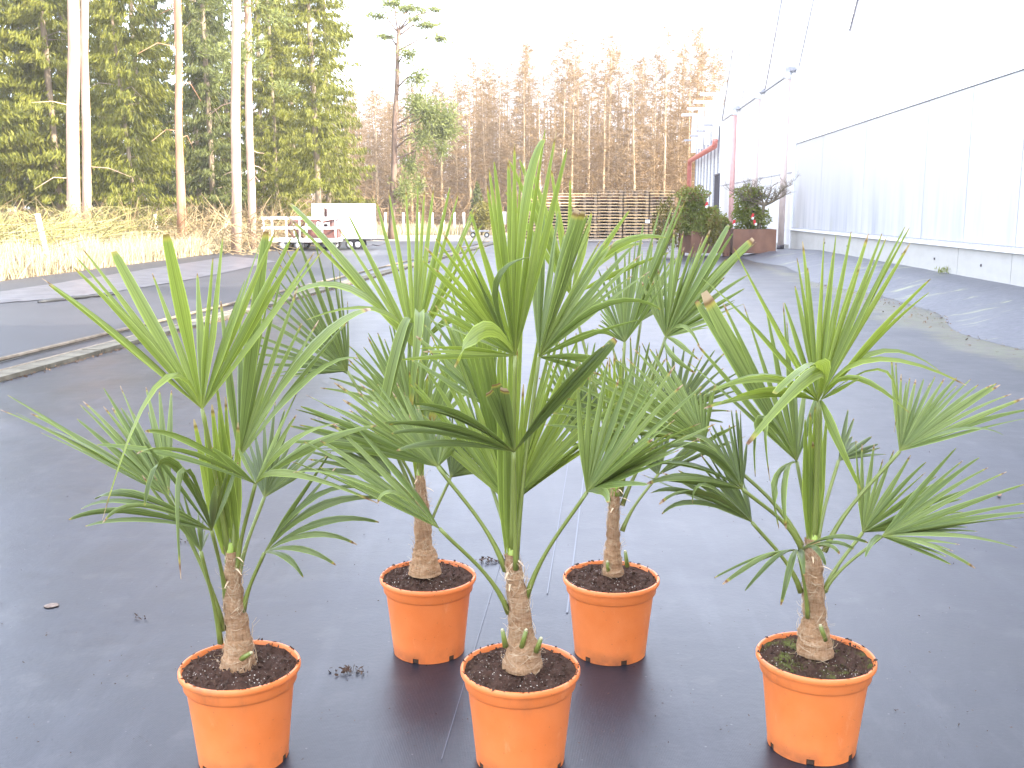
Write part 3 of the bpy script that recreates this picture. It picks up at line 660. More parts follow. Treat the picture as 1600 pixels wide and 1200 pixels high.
# undergrowth, brush and dry grass (nobody could count it)
def grass(name, n, area, hmin, hmax, m, seed, wd=.012):
    r = np.random.default_rng(seed); P = np.array([area(r) for _ in range(n)]); h = r.uniform(hmin, hmax, n) * (0.6 + .4 * np.sin(P[:, 0] * 2.3 + 1) * np.cos(P[:, 1] * 1.7)) + .12
    lean = r.normal(0, .22, (n, 2)); A = np.c_[P, np.zeros(n)]; B = A + np.c_[lean * h[:, None], h]
    a = r.uniform(0, 6.28, n); side = np.c_[np.cos(a), np.sin(a), np.zeros(n)]
    V, q = sticks_from(A, B, wd, wd * .3, side); return tag(link(name, arr_mesh(name, V, q, m)), kind='stuff')
def a_left(r):
    Y = r.uniform(14, 50); return (EL(Y) - abs(r.normal(0, 1.3)) - .05, Y)
def a_left2(r):
    Y = r.uniform(14, 50); return (EL(Y) - r.uniform(1, 7), Y)
def a_far(r): return (r.uniform(-16, -.5), r.uniform(57.5, 66))
grass('dry_grass', 26000, a_left, .2, .75, M['straw'], 1)
grass('dry_grass', 16000, a_left2, .2, .7, M['straw'], 2)
grass('dry_grass', 9000, a_far, .2, .7, M['straw'], 3, .02)
def brush(name, n, area, zmax, m, seed, L=(.4, 1.6), wd=.012, flat=.5):
    r = np.random.default_rng(seed); P = np.array([area(r) for _ in range(n)]); z = r.uniform(0, 1, n) ** 1.6 * zmax
    A = np.c_[P, z * .7]; d = unit(r.normal(size=(n, 3)) * [1, 1, flat] + [0, 0, .25]) * r.uniform(*L, (n, 1)); mid = A + d * .5 + [0, 0, .06]; B = A + d; B[:, 2] = np.clip(B[:, 2], .02, zmax * 1.2)
    side = unit(np.cross(d, r.normal(size=(n, 3))))
    V1, q1 = sticks_from(A, mid, wd, wd * .8, side); V2, q2 = sticks_from(mid, B, wd * .8, wd * .3, side)
    return tag(link(name, arr_mesh(name, np.concatenate([V1, V2]), np.concatenate([q1, q2 + len(V1)]), m)), kind='stuff')
brush('brushwood', 2600, lambda r: (EL(30) - 2.2 - abs(r.normal(0, 1.6)), r.uniform(24, 37)), 1.25, M['moss_twig'], 5, (.5, 2.2), .014, .35)
brush('undergrowth', 14000, lambda r: (r.uniform(-22, -8.0), r.uniform(32, 58)), 1.6, M['brush'], 6, (.4, 1.5), .013, .9)
brush('undergrowth', 24000, lambda r: (r.uniform(-24, 16), r.uniform(66, 100)), 3.2, M['larch'], 7, (.6, 2.4), .016, 1.1)
# far wood reading as one mass behind the larches
r = np.random.default_rng(12); n = 700; X = r.uniform(-60, 60, n); Yv = r.uniform(104, 150, n); hh = r.uniform(9, 15, n)
A = np.c_[X, Yv, np.zeros(n)]; B = np.c_[X + r.normal(0, .4, n), Yv, hh]; V1, q1 = sticks_from(A, B, .15, .04, np.tile([1., 0, 0], (n, 1)))
n2 = 26000; X = r.uniform(-60, 60, n2); Yv = r.uniform(104, 150, n2); Z = r.uniform(.2, 12.5, n2); A = np.c_[X, Yv, Z]; d = unit(r.normal(size=(n2, 3)) * [1, 1, .6]) * r.uniform(.6, 1.8, (n2, 1)); V2, q2 = sticks_from(A, A + d, .03, .012, unit(np.cross(d, r.normal(size=(n2, 3)))))
tag(link('distant_wood', arr_mesh('distant_wood', np.concatenate([V1, V2]), np.concatenate([q1, q2 + len(V1)]), M['larch'])), kind='stuff')

# ---------------------------------------------------------------- wire fence
def fence(name, label, pts, hts, rad, wires=True):
    o = Vector(pts[0]); root = thing(name, o, label, 'fence')
    for p, (h, lean), r_ in zip(pts, hts, rad):
        b = MB(); p = Vector(p); b.tube([p - Vector((0, 0, .1)), p + Vector((lean * .5, 0, h * .5)), p + Vector((lean, 0, h))], [r_, r_ * .97, r_ * .92], 8); b.build('post', M['post'], root, o, True)
    b = MB()
    for p, q_ in zip(pts[:-1], pts[1:]):
        p = Vector(p); q_ = Vector(q_); L = (q_ - p).length
        for z in (.1, .25, .4, .55, .72, .9, 1.08): b.tube([p + Vector((0, 0, z)), q_ + Vector((0, 0, z))], .003, 3, cap=False)
        kk = int(L / .3)
        for i in range(1, kk): c = p.lerp(q_, i / kk); b.tube([c + Vector((0, 0, .1)), c + Vector((0, 0, 1.08))], .002, 3, cap=False)
    w_ = b.build('wire_mesh', M['wire'], root, o); w_['kind'] = 'stuff'; return root
fp = [at(77, 416)]; fp = [Vector((p.x, p.y, 0)) for p in fp]
P1 = fp[0]; P2 = at(251, 392); P3 = at(354, 383); P0 = at(-150, 455)
Pm = [P0, P1, P2.copy(), P3.copy(), Vector((-11.4, 52, 0))]
for p in Pm: p.z = 0
fence('wire_fence', 'wire mesh fence on leaning white posts along the left verge', Pm, [(1.25, -.1), (1.30, -.20), (1.25, -.13), (1.2, .03), (1.2, 0)], [.07, .07, .065, .07, .06])
Pf = [Vector((-10.5, 58, 0))] + [Vector((at(px, 0, Y).x, Y, 0)) for px, Y in ((595, 59), (624, 60), (649, 60.5), (671, 61), (689, 61.5), (707, 62), (722, 62.5))]
fence('wire_fence', 'pale wire mesh fence with upright posts in front of the larch wood', Pf, [(1.25, 0)] * 8, [.07] * 8)
p = at(52, 427); b = MB(); b.tube([(p.x, p.y, -.05), (p.x - .06, p.y, .42)], [.04, .035], 7)
tag(b.build('broken_stake', M['post'], smooth=True), 'short leaning stake at the grass edge below the nearest white post', 'stake')

# ---------------------------------------------------------------- trailers
def wheel(parent, o, c, r_, wd, axis, name='wheel'):
    ax = Vector(axis).normalized(); b = MB(); n = 16; c = Vector(c); X = ax.orthogonal().normalized(); Yv = ax.cross(X)
    prof = [(r_ * .62, -wd / 2), (r_ * .93, -wd / 2), (r_, -wd / 4), (r_, wd / 4), (r_ * .93, wd / 2), (r_ * .62, wd / 2), (r_ * .62, -wd / 2)]
    vs = [c + ax * h + (X * math.cos(6.2832 * k / n) + Yv * math.sin(6.2832 * k / n)) * rr for rr, h in prof for k in range(n)]
    fs = [(i * n + k, i * n + (k + 1) % n, (i + 1) * n + (k + 1) % n, (i + 1) * n + k) for i in range(len(prof) - 1) for k in range(n)]
    b.add(vs, fs); wo = b.build(name, M['tyre'], parent, o, True)
    b = MB(); prof = [(.001, wd * .3), (r_ * .3, wd * .34), (r_ * .62, wd * .22), (r_ * .62, -wd * .22), (r_ * .3, -wd * .34), (.001, -wd * .3)]
    vs = [c + ax * h + (X * math.cos(6.2832 * k / n) + Yv * math.sin(6.2832 * k / n)) * rr for rr, h in prof for k in range(n)]
    fs = [(i * n + k, i * n + (k + 1) % n, (i + 1) * n + (k + 1) % n, (i + 1) * n + k) for i in range(len(prof) - 1) for k in range(n)]
    b.add(vs, fs); b.build('rim', M['white_metal'], wo, o, True); return wo
YT = 36.5
def tp_(px, py, Y=YT): return at(px, py, Y)
o0 = tp_(460, 388); o0.z = 0
tr = thing('flatbed_trailer', o0, 'low white open trailer with rail sides holding red brown machinery', 'trailer')
xa, xb = tp_(402, 0).x, tp_(521, 0).x; zd0, zd1, zm, zt = .30, .42, .78, 1.12; yn, yf = YT - .65, YT + .65
b = MB(); b.box(((xa + xb) / 2, YT, (zd0 + zd1) / 2), (xb - xa, 1.3, zd1 - zd0)); b.build('deck', M['white_paint'], tr, o0)
for yy in (yn, yf):
    for z in (zm, zt):
        b = MB(); b.box(((xa + xb) / 2, yy, z), (xb - xa, .06, .07)); b.build('rail', M['white_paint'], tr, o0)
    for px in ((405, 418, 441, 462, 473, 498, 519) if yy == yn else (405, 441, 473, 519)):
        b = MB(); b.box((tp_(px, 0).x, yy, (zd1 + zt) / 2 + .0), (.04, .04, zt - zd1 - .075)); b.build('upright', M['white_paint'], tr, o0)
for xx in (xa + .03, xb - .03):
    for z in (zm + .003, zt + .003):
        b = MB(); b.box((xx, YT, z), (.055, 1.24, .06)); b.build('rail', M['white_paint'], tr, o0)
for px in (433, 459, 510):
    for yy in (yn + .1, yf - .1): wheel(tr, o0, (tp_(px, 0).x, yy, .19), .185, .11, (0, -1, 0))
b = MB(); b.box((tp_(475, 0).x, YT, .26), (1.7, .12, .08)); b.box((tp_(433, 0).x, YT, .2), (.07, 1.0, .07)); b.box((tp_(510, 0).x, YT, .2), (.07, 1.0, .07)); b.build('axle_frame', M['rust_paint'], tr, o0)
om = Vector((tp_(472, 0).x, YT, zd1)); mc = thing('farm_machine', om, 'red brown machinery standing on the open white trailer', 'machine')
b = MB(); b.box((om.x + .5, YT, zd1 + .17), (1.1, .7, .30)); b.build('body', M['rust_paint'], mc, om)
for dx in (-.75, -.45, -.1):
    b = MB(); b.tube([(om.x + dx + .25, YT - .2, zd1), (om.x + dx, YT - .2, zd1 + .35), (om.x + dx + .18, YT - .2, zd1 + .6), (om.x + dx + .42, YT - .2, zd1 + .62)], .035, 6); b.build('tine', M['rust_paint'], mc, om, True)
    b = MB(); b.tube([(om.x + dx + .35, YT + .25, zd1), (om.x + dx + .12, YT + .25, zd1 + .4), (om.x + dx + .4, YT + .25, zd1 + .68)], .035, 6); b.build('tine', M['rust_paint'], mc, om, True)
for dx in (.15, .8):
    b = MB(); b.box((om.x + dx, YT, zd1 + .5), (.09, .5, .36)); b.build('column', M['rust_paint'], mc, om)
b = MB(); b.tube([(om.x + .05, YT, zd1 + .68), (om.x + .5, YT, zd1 + .56), (om.x + 1.0, YT, zd1 + .64)], .04, 6); b.build('arm', M['rust_paint'], mc, om, True)
YB = 37.6; o1 = tp_(530, 380, YB); o1.z = 0
bx = thing('box_trailer', o1, 'taller white box trailer with slotted left end behind the flatbed', 'trailer')
xa, xb = tp_(482, 0, YB).x, tp_(576, 0, YB).x; z0, z1 = .38, 1.62
b = MB(); xm = tp_(513, 0, YB).x; b.box(((xm + xb) / 2, YB, (z0 + z1) / 2), (xb - xm, 1.3, z1 - z0)); b.box(((xm + xb) / 2, YB - .662, z1 - .02), (xb - xm, .02, .04)); b.build('body', M['white_paint'], bx, o1)
for yy in (YB - .62, YB + .62):
    for z, h in ((z1 - .06, .12), (z0 + .62, .18), (z0 + .06, .12)):
        b = MB(); b.box(((xa + xm) / 2, yy, z), (xm - xa - .004, .06, h)); b.build('rail', M['white_paint'], bx, o1)
    for px, wd in ((484.5, .11), (490, .05), (497, .14), (510, .16)):
        b = MB(); b.box((tp_(px, 0, YB).x, yy, (z0 + z1) / 2), (wd, .05, z1 - z0 - .25)); b.build('slat', M['white_paint'], bx, o1)
b = MB(); b.box((tp_(503, 0, YB).x, YB + .1, (z0 + z1) / 2), (.22, .5, .9)); b.box((tp_(494, 0, YB).x, YB + .2, z0 + .3), (.5, .5, .4)); b.build('load', M['rust_paint'], bx, o1)
b = MB(); b.box(((xa + xb) / 2, YB, z0 - .04), (xb - xa - .1, .7, .07)); b.build('chassis', M['dark_line'], bx, o1)
for px in (541, 553, 500):
    for yy in (YB - .5, YB + .5): wheel(bx, o1, (tp_(px, 0, YB).x, yy, .18), .175, .11, (0, -1, 0))
b = MB(); b.tube([(xb, YB, z0 - .02), (xb + .45, YB, z0 - .06)], .03, 6); b.tube([(xb + .4, YB, z0 - .06), (xb + .5, YB, z0 + .02)], .045, 6); b.build('drawbar', M['dark_line'], bx, o1)
b = MB(); pts = [at(566 + 3.2 * i, 386 - .35 * i + 1.2 * math.sin(i)) for i in range(12)]; b.tube([(p.x, p.y, .02) for p in pts], .018, 5); tag(b.build('hose', M['dark_line'], smooth=True), 'dark hose lying on the asphalt right of the box trailer', 'hose')
# low dolly and white sign near the yellow bush
YD = 53.0; od = at(748, 0, YD); od.z = 0; dl = thing('low_dolly', od, 'low grey wheeled dolly in front of the yellow bush', 'dolly')
b = MB(); b.box((od.x, YD, .33), (.95, .6, .07)); b.box((od.x - .45, YD, .42), (.05, .6, .16)); b.build('frame', M['grey_metal'], dl, od)
for dx in (-.35, .35):
    for dy in (-.25, .25): wheel(dl, od, (od.x + dx, YD + dy, .14), .13, .07, (0, -1, 0))
YS = 52; os_ = at(779, 0, YS); os_.z = 0; sg = thing('white_board', os_, 'plain white board on a brown post beside the low dolly', 'board')
b = MB(); b.box((os_.x, YS, 1.0), (.72, .05, .62)); b.build('panel', M['white_paint'], sg, os_)
b = MB(); b.box((os_.x - .15, YS + .06, .62), (.09, .06, 1.24)); b.build('post', M['rust_paint'], sg, os_)

# ---------------------------------------------------------------- pallet stacks: each pallet is a thing
def pallet_mesh(m_, seed):
    b = MB(); rr = random.Random(seed)
    for k, yy in enumerate((-.34, -.17, 0, .17, .34)): b.box((0, yy, .133), (1.2, .135, .026))
    for xx in (-.53, 0, .53): b.box((xx, 0, .111), (.14, .8, .02))
    for xx in (-.53, 0, .53):
        for yy in (-.335, 0, .335): b.box((xx, yy, .065), (.14, .10, .07), None, 1)
    for yy in (-.34, 0, .34): b.box((0, yy, .0145), (1.2, .11, .029))
    return b.mesh('pallet', [m_, M['block']])
pm = [pallet_mesh(M['wood'], 1), pallet_mesh(M['wood_grey'], 5), pallet_mesh(M['wood'], 2)]
ORD = ['bottom', 'second', 'third', 'fourth', 'fifth', 'sixth', 'seventh', 'eighth', 'ninth', 'tenth', 'eleventh', 'twelfth', 'thirteenth', 'fourteenth', 'fifteenth', 'sixteenth']
COLN = ['leftmost', 'second', 'third', 'fourth', 'fifth', 'rightmost']
YP = 50.0
b = MB()
for c_ in range(6):                     # the rank of stacks behind, seen only through the gaps
    g = at((835, 876, 916.5, 957, 999, 1041)[c_], 0, YP + c_ * .12)
    for k in range(14): b.box((g.x, YP + .95 + c_ * .12, .03 + k * .1445), (1.19, .78, .05), None, 0); b.box((g.x, YP + 1.0 + c_ * .12, .1 + k * .1445), (1.1, .6, .085), None, 1)  # slab plus a dark core, added so the gaps in front look shaded
tag(b.build('rear_pallets', [M['wood_grey'], M['rust_paint']]), kind='stuff')
for c_, px in enumerate((835, 876, 916.5, 957, 999, 1041)):
    g = at(px, 0, YP + c_ * .12); nl = (15, 15, 15, 16, 16, 16)[c_]; z = .006
    for k in range(nl):
        mm = pm[(c_ * 5 + k * 3 + (k * k) // 4) % 3] if random.random() < .75 else pm[1]
        o = link('pallet', mm, None); o.location = (g.x + random.uniform(-.02, .02), YP + c_ * .12 + random.uniform(-.03, .03), z); o.rotation_euler.z = -.03 + random.uniform(-.012, .012); z += .1445
        pos = 'topmost pallet' if k == nl - 1 else ('bottom pallet' if k == 0 else ORD[k] + ' pallet from the bottom')
        tag(o, 'wooden pallet, %s in the %s stack%s' % (pos, COLN[c_], '' if c_ in (0, 5) else ' from the left'), 'pallet', 'wooden pallets in the far stacks')
b = MB(); p = at(1012, 346, YP - .05); b.box((p.x, YP - .02, p.z), (.22, .006, .16)); tag(b.build('paper_sheet', M['paper']), 'white paper sheet stuck on the fifth pallet stack', 'paper')

# ---------------------------------------------------------------- rusty planters with shrubs
def planter(pxc, pyb, wd, dp, ht, rz, label):
    g = at(pxc, pyb); g.z = 0.005; root = thing('steel_planter', g, label, 'planter', 'rusty steel planters by the wall', rz)
    e = .02
    for sx, sy, lx, ly in ((0, -1, wd, e), (0, 1, wd, e), (-1, 0, e, dp - 2 * e - .004), (1, 0, e, dp - 2 * e - .004)):
        b = MB(); b.box((sx * (wd - e) / 2, sy * (dp - e) / 2, .10 + ht / 2), (lx, ly, ht)); b.build('side_panel', M['corten'], root)
    for sx in (-1, 1):
        for sy in (-1, 1):
            b = MB(); b.box((sx * (wd / 2 - .07), sy * (dp / 2 - .07), .05), (.12, .12, .10)); b.build('foot', M['corten'], root)
            b = MB(); b.box((sx * (wd / 2 + .006), sy * (dp / 2 + .006), .05 + ht / 2), (.05, .05, ht + .1)); b.build('corner_strip', M['corten'], root)
    b = MB(); b.box((0, 0, ht + .02), (wd - .06, dp - .06, .04)); b.build('soil', M['soil'], root); return root, g, ht
YPL = 29.5
pl, gl, hl = planter(1099, 400, 1.18, 1.0, .66, .22, 'rusty steel planter holding the round leafy shrub')
pr, gr, hr = planter(1174, 400, 1.22, 1.1, .72, -.10, 'rusty steel planter nearest the wall holding the gnarled bare tree')
def shrub(name, label, base, lobes, n_per, leafm, red, stems, seed):
    r = np.random.default_rng(seed); root = thing(name, base, label, 'shrub'); Cs, Us, Ws = [], [], []
    for (cx, cy, cz, rx, ry, rz_, n) in lobes:
        d = unit(r.normal(size=(n, 3))) * (r.uniform(0, 1, (n, 1)) ** .33); wig = 1 + .22 * np.sin(d[:, :1] * 7 + seed) * np.cos(d[:, 2:3] * 6 + cz)
        Cs.append(d * np.array([rx, ry, rz_]) * wig + np.array([cx, cy, cz])); U = unit(d + r.normal(0, .7, (n, 3)) + [0, 0, -.15]) * r.uniform(.035, .065, (n, 1)); Us.append(U); Ws.append(unit(np.cross(U, r.normal(size=(n, 3)))) * r.uniform(.014, .026, (n, 1)))
    C, U, W = np.concatenate(Cs), np.concatenate(Us), np.concatenate(Ws); isred = (r.random(len(C)) < red) & (C[:, 2] > np.quantile(C[:, 2], .45))
    V, q = quads_from(C[~isred], U[~isred], W[~isred]); link('foliage', arr_mesh('foliage', V, q, leafm), root)
    if isred.any(): V, q = quads_from(C[isred], U[isred], W[isred]); link('red_shoots', arr_mesh('red_shoots', V, q, M['shrub_red']), root)
    if stems:
        b = MB()
        for k in range(stems):
            a = r.uniform(0, 6.28); l = lobes[k % len(lobes)]; b.tube([(0, 0, 0), (l[0] * .5 + math.cos(a) * .08, l[1] * .5 + math.sin(a) * .08, l[2] * .5), (l[0] + math.cos(a) * .2, l[1] + math.sin(a) * .2, l[2] + .1)], [.022, .015, .006], 5, cap=False)
        b.build('stem', M['twig'], root)
    return root
bl = Vector((gl.x, gl.y, hl + .04)); 
shrub('leafy_shrub', 'round glossy shrub with reddish shoots filling the left rusty planter', bl, [(-.05, 0, .40, .76, .62, .50, 4200), (-.42, -.1, .22, .48, .42, .30, 1200), (.42, -.1, .25, .42, .42, .30, 1200), (-.1, -.45, .12, .55, .3, .22, 900)], 0, M['shrub'], .10, 8, 3)
b2 = at(1091, 0, 31.6); shrub('clipped_shrub', 'clipped green shrub rising behind the round shrub', Vector((b2.x, 31.6, .6)), [(0, 0, 1.18, .50, .4, .34, 2200), (.05, 0, .8, .44, .4, .3, 900)], 0, M['shrub'], .18, 5, 5)
b3 = at(1048, 0, 31.2); shrub('wispy_shrub', 'wispy light green shrub left of the planters before the pallets', Vector((b3.x, 31.2, .05)), [(0, 0, 1.0, .42, .4, .75, 1100), (.1, 0, .6, .4, .35, .45, 500)], 0, M['shrub_yellow'], .12, 7, 6)
b4 = at(1128, 0, 31.0); shrub('wispy_shrub', 'low pale shrub in the gap between the two planters', Vector((b4.x, 31.0, .05)), [(0, 0, .75, .28, .3, .5, 600)], 0, M['shrub_yellow'], .05, 5, 8)
br = Vector((gr.x, gr.y, hr + .04))
tre = shrub('gnarled_tree', 'gnarled old tree with bare twigs over leafy lower growth in the right planter', br, [(-.14, .1, .50, .46, .40, .52, 3200), (-.12, .1, 1.10, .52, .40, .30, 1300), (.28, 0, .38, .30, .3, .34, 600)], 0, M['shrub'], .05, 4, 9)
b = MB(); rr = random.Random(4)
def limb(p, d, L, r_, depth):
    pts = [p]; rad = [r_]; dd = d.copy(); n = 5
    for i in range(n):
        dd = (dd + Vector((rr.uniform(-.3, .3), rr.uniform(-.3, .3), rr.uniform(-.18, .28)))).normalized(); pts.append(pts[-1] + dd * L / n); rad.append(max(.003, r_ * (1 - .8 * (i + 1) / n)))
    b.tube(pts, rad, 5 if r_ > .02 else 3, cap=False)
    if depth:
        for i in range(1, n + 1):
            for k in range(2 if depth > 1 else 3):
                nd = (dd * .4 + Vector((rr.uniform(-1, 1), rr.uniform(-.8, .8), rr.uniform(-.25, .9)))).normalized(); limb(pts[i], nd, L * rr.uniform(.3, .6), rad[i] * .6 + .002, depth - 1)
tr0 = Vector((.16, -.1, 0)); tip = Vector((.30, -.1, .78)); b.tube([tr0, Vector((.2, -.1, .3)), Vector((.26, -.1, .55)), tip], [.07, .06, .055, .05], 8)
limb(tip, Vector((1, 0, .35)), .75, .05, 2); limb(tip, Vector((-1, 0, .25)), .8, .045, 2); limb(tip, Vector((-.3, .2, .9)), .6, .035, 2); limb(tip, Vector((-.7, -.3, .5)), .8, .035, 2); limb(tip + Vector((-.3, 0, .1)), Vector((-1, 0, .3)), .8, .03, 1); limb(tip, Vector((.2, -.3, .9)), .6, .03, 2); limb(tip + Vector((.2, 0, .1)), Vector((1, .2, .45)), .75, .04, 2); limb(tip, Vector((-.8, -.5, .15)), .75, .03, 2)
b.build('bare_branches', M['twig'], tre, smooth=True)
for k, (px, py) in enumerate(((1176, 337), (1179, 347), (1147, 347), (1104, 319))):
    p = at(px, py, gr.y - .55); b = MB(); b.box((0, 0, 0), (.07, .006, .13)); b.box((.03, -.004, -.07), (.06, .006, .07), None, 1); o = b.build('plant_label', [M['tagred'], M['paper']]); o.location = p; o.rotation_euler.y = (.3, -.15, .2, .4)[k]
    tag(o, ('red and white tag topmost on the gnarled tree trunk', 'red and white tag hanging below another on the gnarled trunk', 'red and white tag low at left of the gnarled tree', 'small red and white tag on top of the round shrub')[k], 'plant label', 'plant tags on the shrubs')

# ---------------------------------------------------------------- potted palms
POT_H = .25; POT_R = .1525
def make_pot(root, o, soilm, seed):
    N = 72; notch = lambda k: (k % 12) in (0, 1)
    prof = [(.098, .016), (.112, .016), (.1122, 0), (.1135, 0), (.1145, .016), (.124, .11), (.1335, .196), (.1345, .2015), (.139, .2035), (.1415, .207), (.1435, .232), (.1455, .2335), (.1505, .2345), (.1525, .238), (.1525, .246), (.1500, .250), (.1455, .2505), (.1430, .247), (.1400, .215)]
    b = MB(); b.lathe(prof, N, skip=lambda i, k: i in (1, 2, 3) and notch(k))
    # side walls of the drainage notches
    vs = []
    p = b.build('pot', M['pot'], root, smooth=True); p.data.polygons.foreach_set('use_smooth', [True] * len(p.data.polygons))
    sm_ = p.modifiers.new('edge', 'EDGE_SPLIT'); sm_.split_angle = R_(32)
    b = MB(); b.lathe([(.0015, .0165), (.1115, .0165)], 40); b.lathe([(.1115, .0165), (.1125, .03)], 40); b.build('pot_base', M['pot'], p)
    for k in range(0, 72, 12):
        b = MB(); a = 2 * math.pi * (k + 1) / 72; b.box((.1085 * math.cos(a), .1085 * math.sin(a), .008), (.006, .017, .014), Matrix.Rotation(a, 3, 'Z')); b.build('drainage_slot', M['crumb'], p)
    p.rotation_euler.z = R_(-90 - 5) + .3 * (seed % 3 - 1)
    # soil
    b = MB(); nr, na = 16, 56; rr = random.Random(seed); vs = [(0, 0, POT_H - .004)]
    for i in range(1, nr + 1):
        r = .1425 * i / nr
        for k in range(na):
            a = 2 * math.pi * k / na; x, y = r * math.cos(a), r * math.sin(a)
            h = POT_H - .012 + .020 * math.exp(-(r / .055) ** 2) + .011 * mnoise.noise((x * 28 + seed * 3, y * 28, seed)) + .008 * mnoise.noise((x * 75, y * 75 + seed, 2)) + .006 * rr.uniform(-1, 1) * (r < .138)
            if i == nr: h = POT_H - .010 + .008 * mnoise.noise((x * 30, y * 30, seed + 4))
            vs.append((x, y, h))
    fs = [(0, 1 + k, 1 + (k + 1) % na) for k in range(na)]
    for i in range(nr - 1):
        for k in range(na): fs.append((1 + i * na + k, 1 + (i + 1) * na + k, 1 + (i + 1) * na + (k + 1) % na, 1 + i * na + (k + 1) % na))
    b.add(vs, fs); s = b.build('soil', M[soilm], root, smooth=True)
    r = np.random.default_rng(seed); n = 420; a = r.uniform(0, 6.283, n); q0 = np.sqrt(r.uniform(0, 1, n)) * .139
    C = np.stack([q0 * np.cos(a), q0 * np.sin(a), np.full(n, POT_H - .003) + .012 * np.exp(-(q0 / .055) ** 2) + r.uniform(-.006, .004, n)], 1)
    edge = r.random(n) < .10; C[edge, 0] = .147 * np.cos(a[edge]); C[edge, 1] = .147 * np.sin(a[edge]); C[edge, 2] = POT_H + .002
    U = unit(r.normal(size=(n, 3))) * r.uniform(.003, .009, (n, 1)); W = unit(r.normal(size=(n, 3))) * r.uniform(.002, .005, (n, 1))
    V, q = quads_from(C, U, W); cr = link('soil_crumbs', arr_mesh('soil_crumbs', V, q, M['crumb']), s); cr['kind'] = 'stuff'

def lerp(a, b, t): return a + (b - a) * t
def leaflet_mesh(H, T, knee, side, ang, wmax, bend, rr, fold=.9, blunt=False):
    L = (T - H).length; n = 10; b = MB(); prevN = None
    ctrl = None
    if knee is not None: ctrl = knee * 2 - (H + T) * .5
    def P(t):
        if ctrl is not None: return H * (1 - t) ** 2 + ctrl * 2 * t * (1 - t) + T * t * t
        return H.lerp(T, t) + Vector((0, 0, 1)) * (bend * L * 4 * t * (1 - t) * (.5 + t * .5))
    twist = rr.uniform(-.35, .35)
    tl = [0, .08, .18, .3, .42, .54, .66, .78, .88, .95, 1.0]
    for i, t in enumerate(tl):
        p = P(t); tg = (P(min(1, t + .02)) - P(max(0, t - .02))).normalized()
        s = (side - tg * side.dot(tg)).normalized()
        N = tg.cross(s)
        if t > .4:
            a = twist * (t - .4) / .6; s = s * math.cos(a) + N * math.sin(a); N = tg.cross(s)
        sh = 1.0 if t < .4 else lerp(1.0, .26, ((t - .4) / .55) ** 1.15) if t < .95 else lerp(.30, .10, (t - .95) / .05)
        if blunt: sh = 1.0 if t < .6 else lerp(1.0, .62, (t - .6) / .35) if t < .95 else lerp(.62, .38, (t - .95) / .05)
        hw = max(.0012, min(math.tan(ang) * L * t * 1.03 + .0012, wmax)) * sh
        f = fold * hw * (1.0 if t < .45 else lerp(1.0, .55, (t - .45) / .55))
        b.v += [tuple(p + s * hw + N * f * .5), tuple(p - N * f * .5), tuple(p - s * hw + N * f * .5)]
        b.uv += [(0, t), (.5, t), (1, t)]
    for i in range(len(tl) - 1):
        for k in range(2): b.f.append((i * 3 + k, i * 3 + k + 1, i * 3 + k + 4, i * 3 + k + 3)); b.m.append(0)
    return b

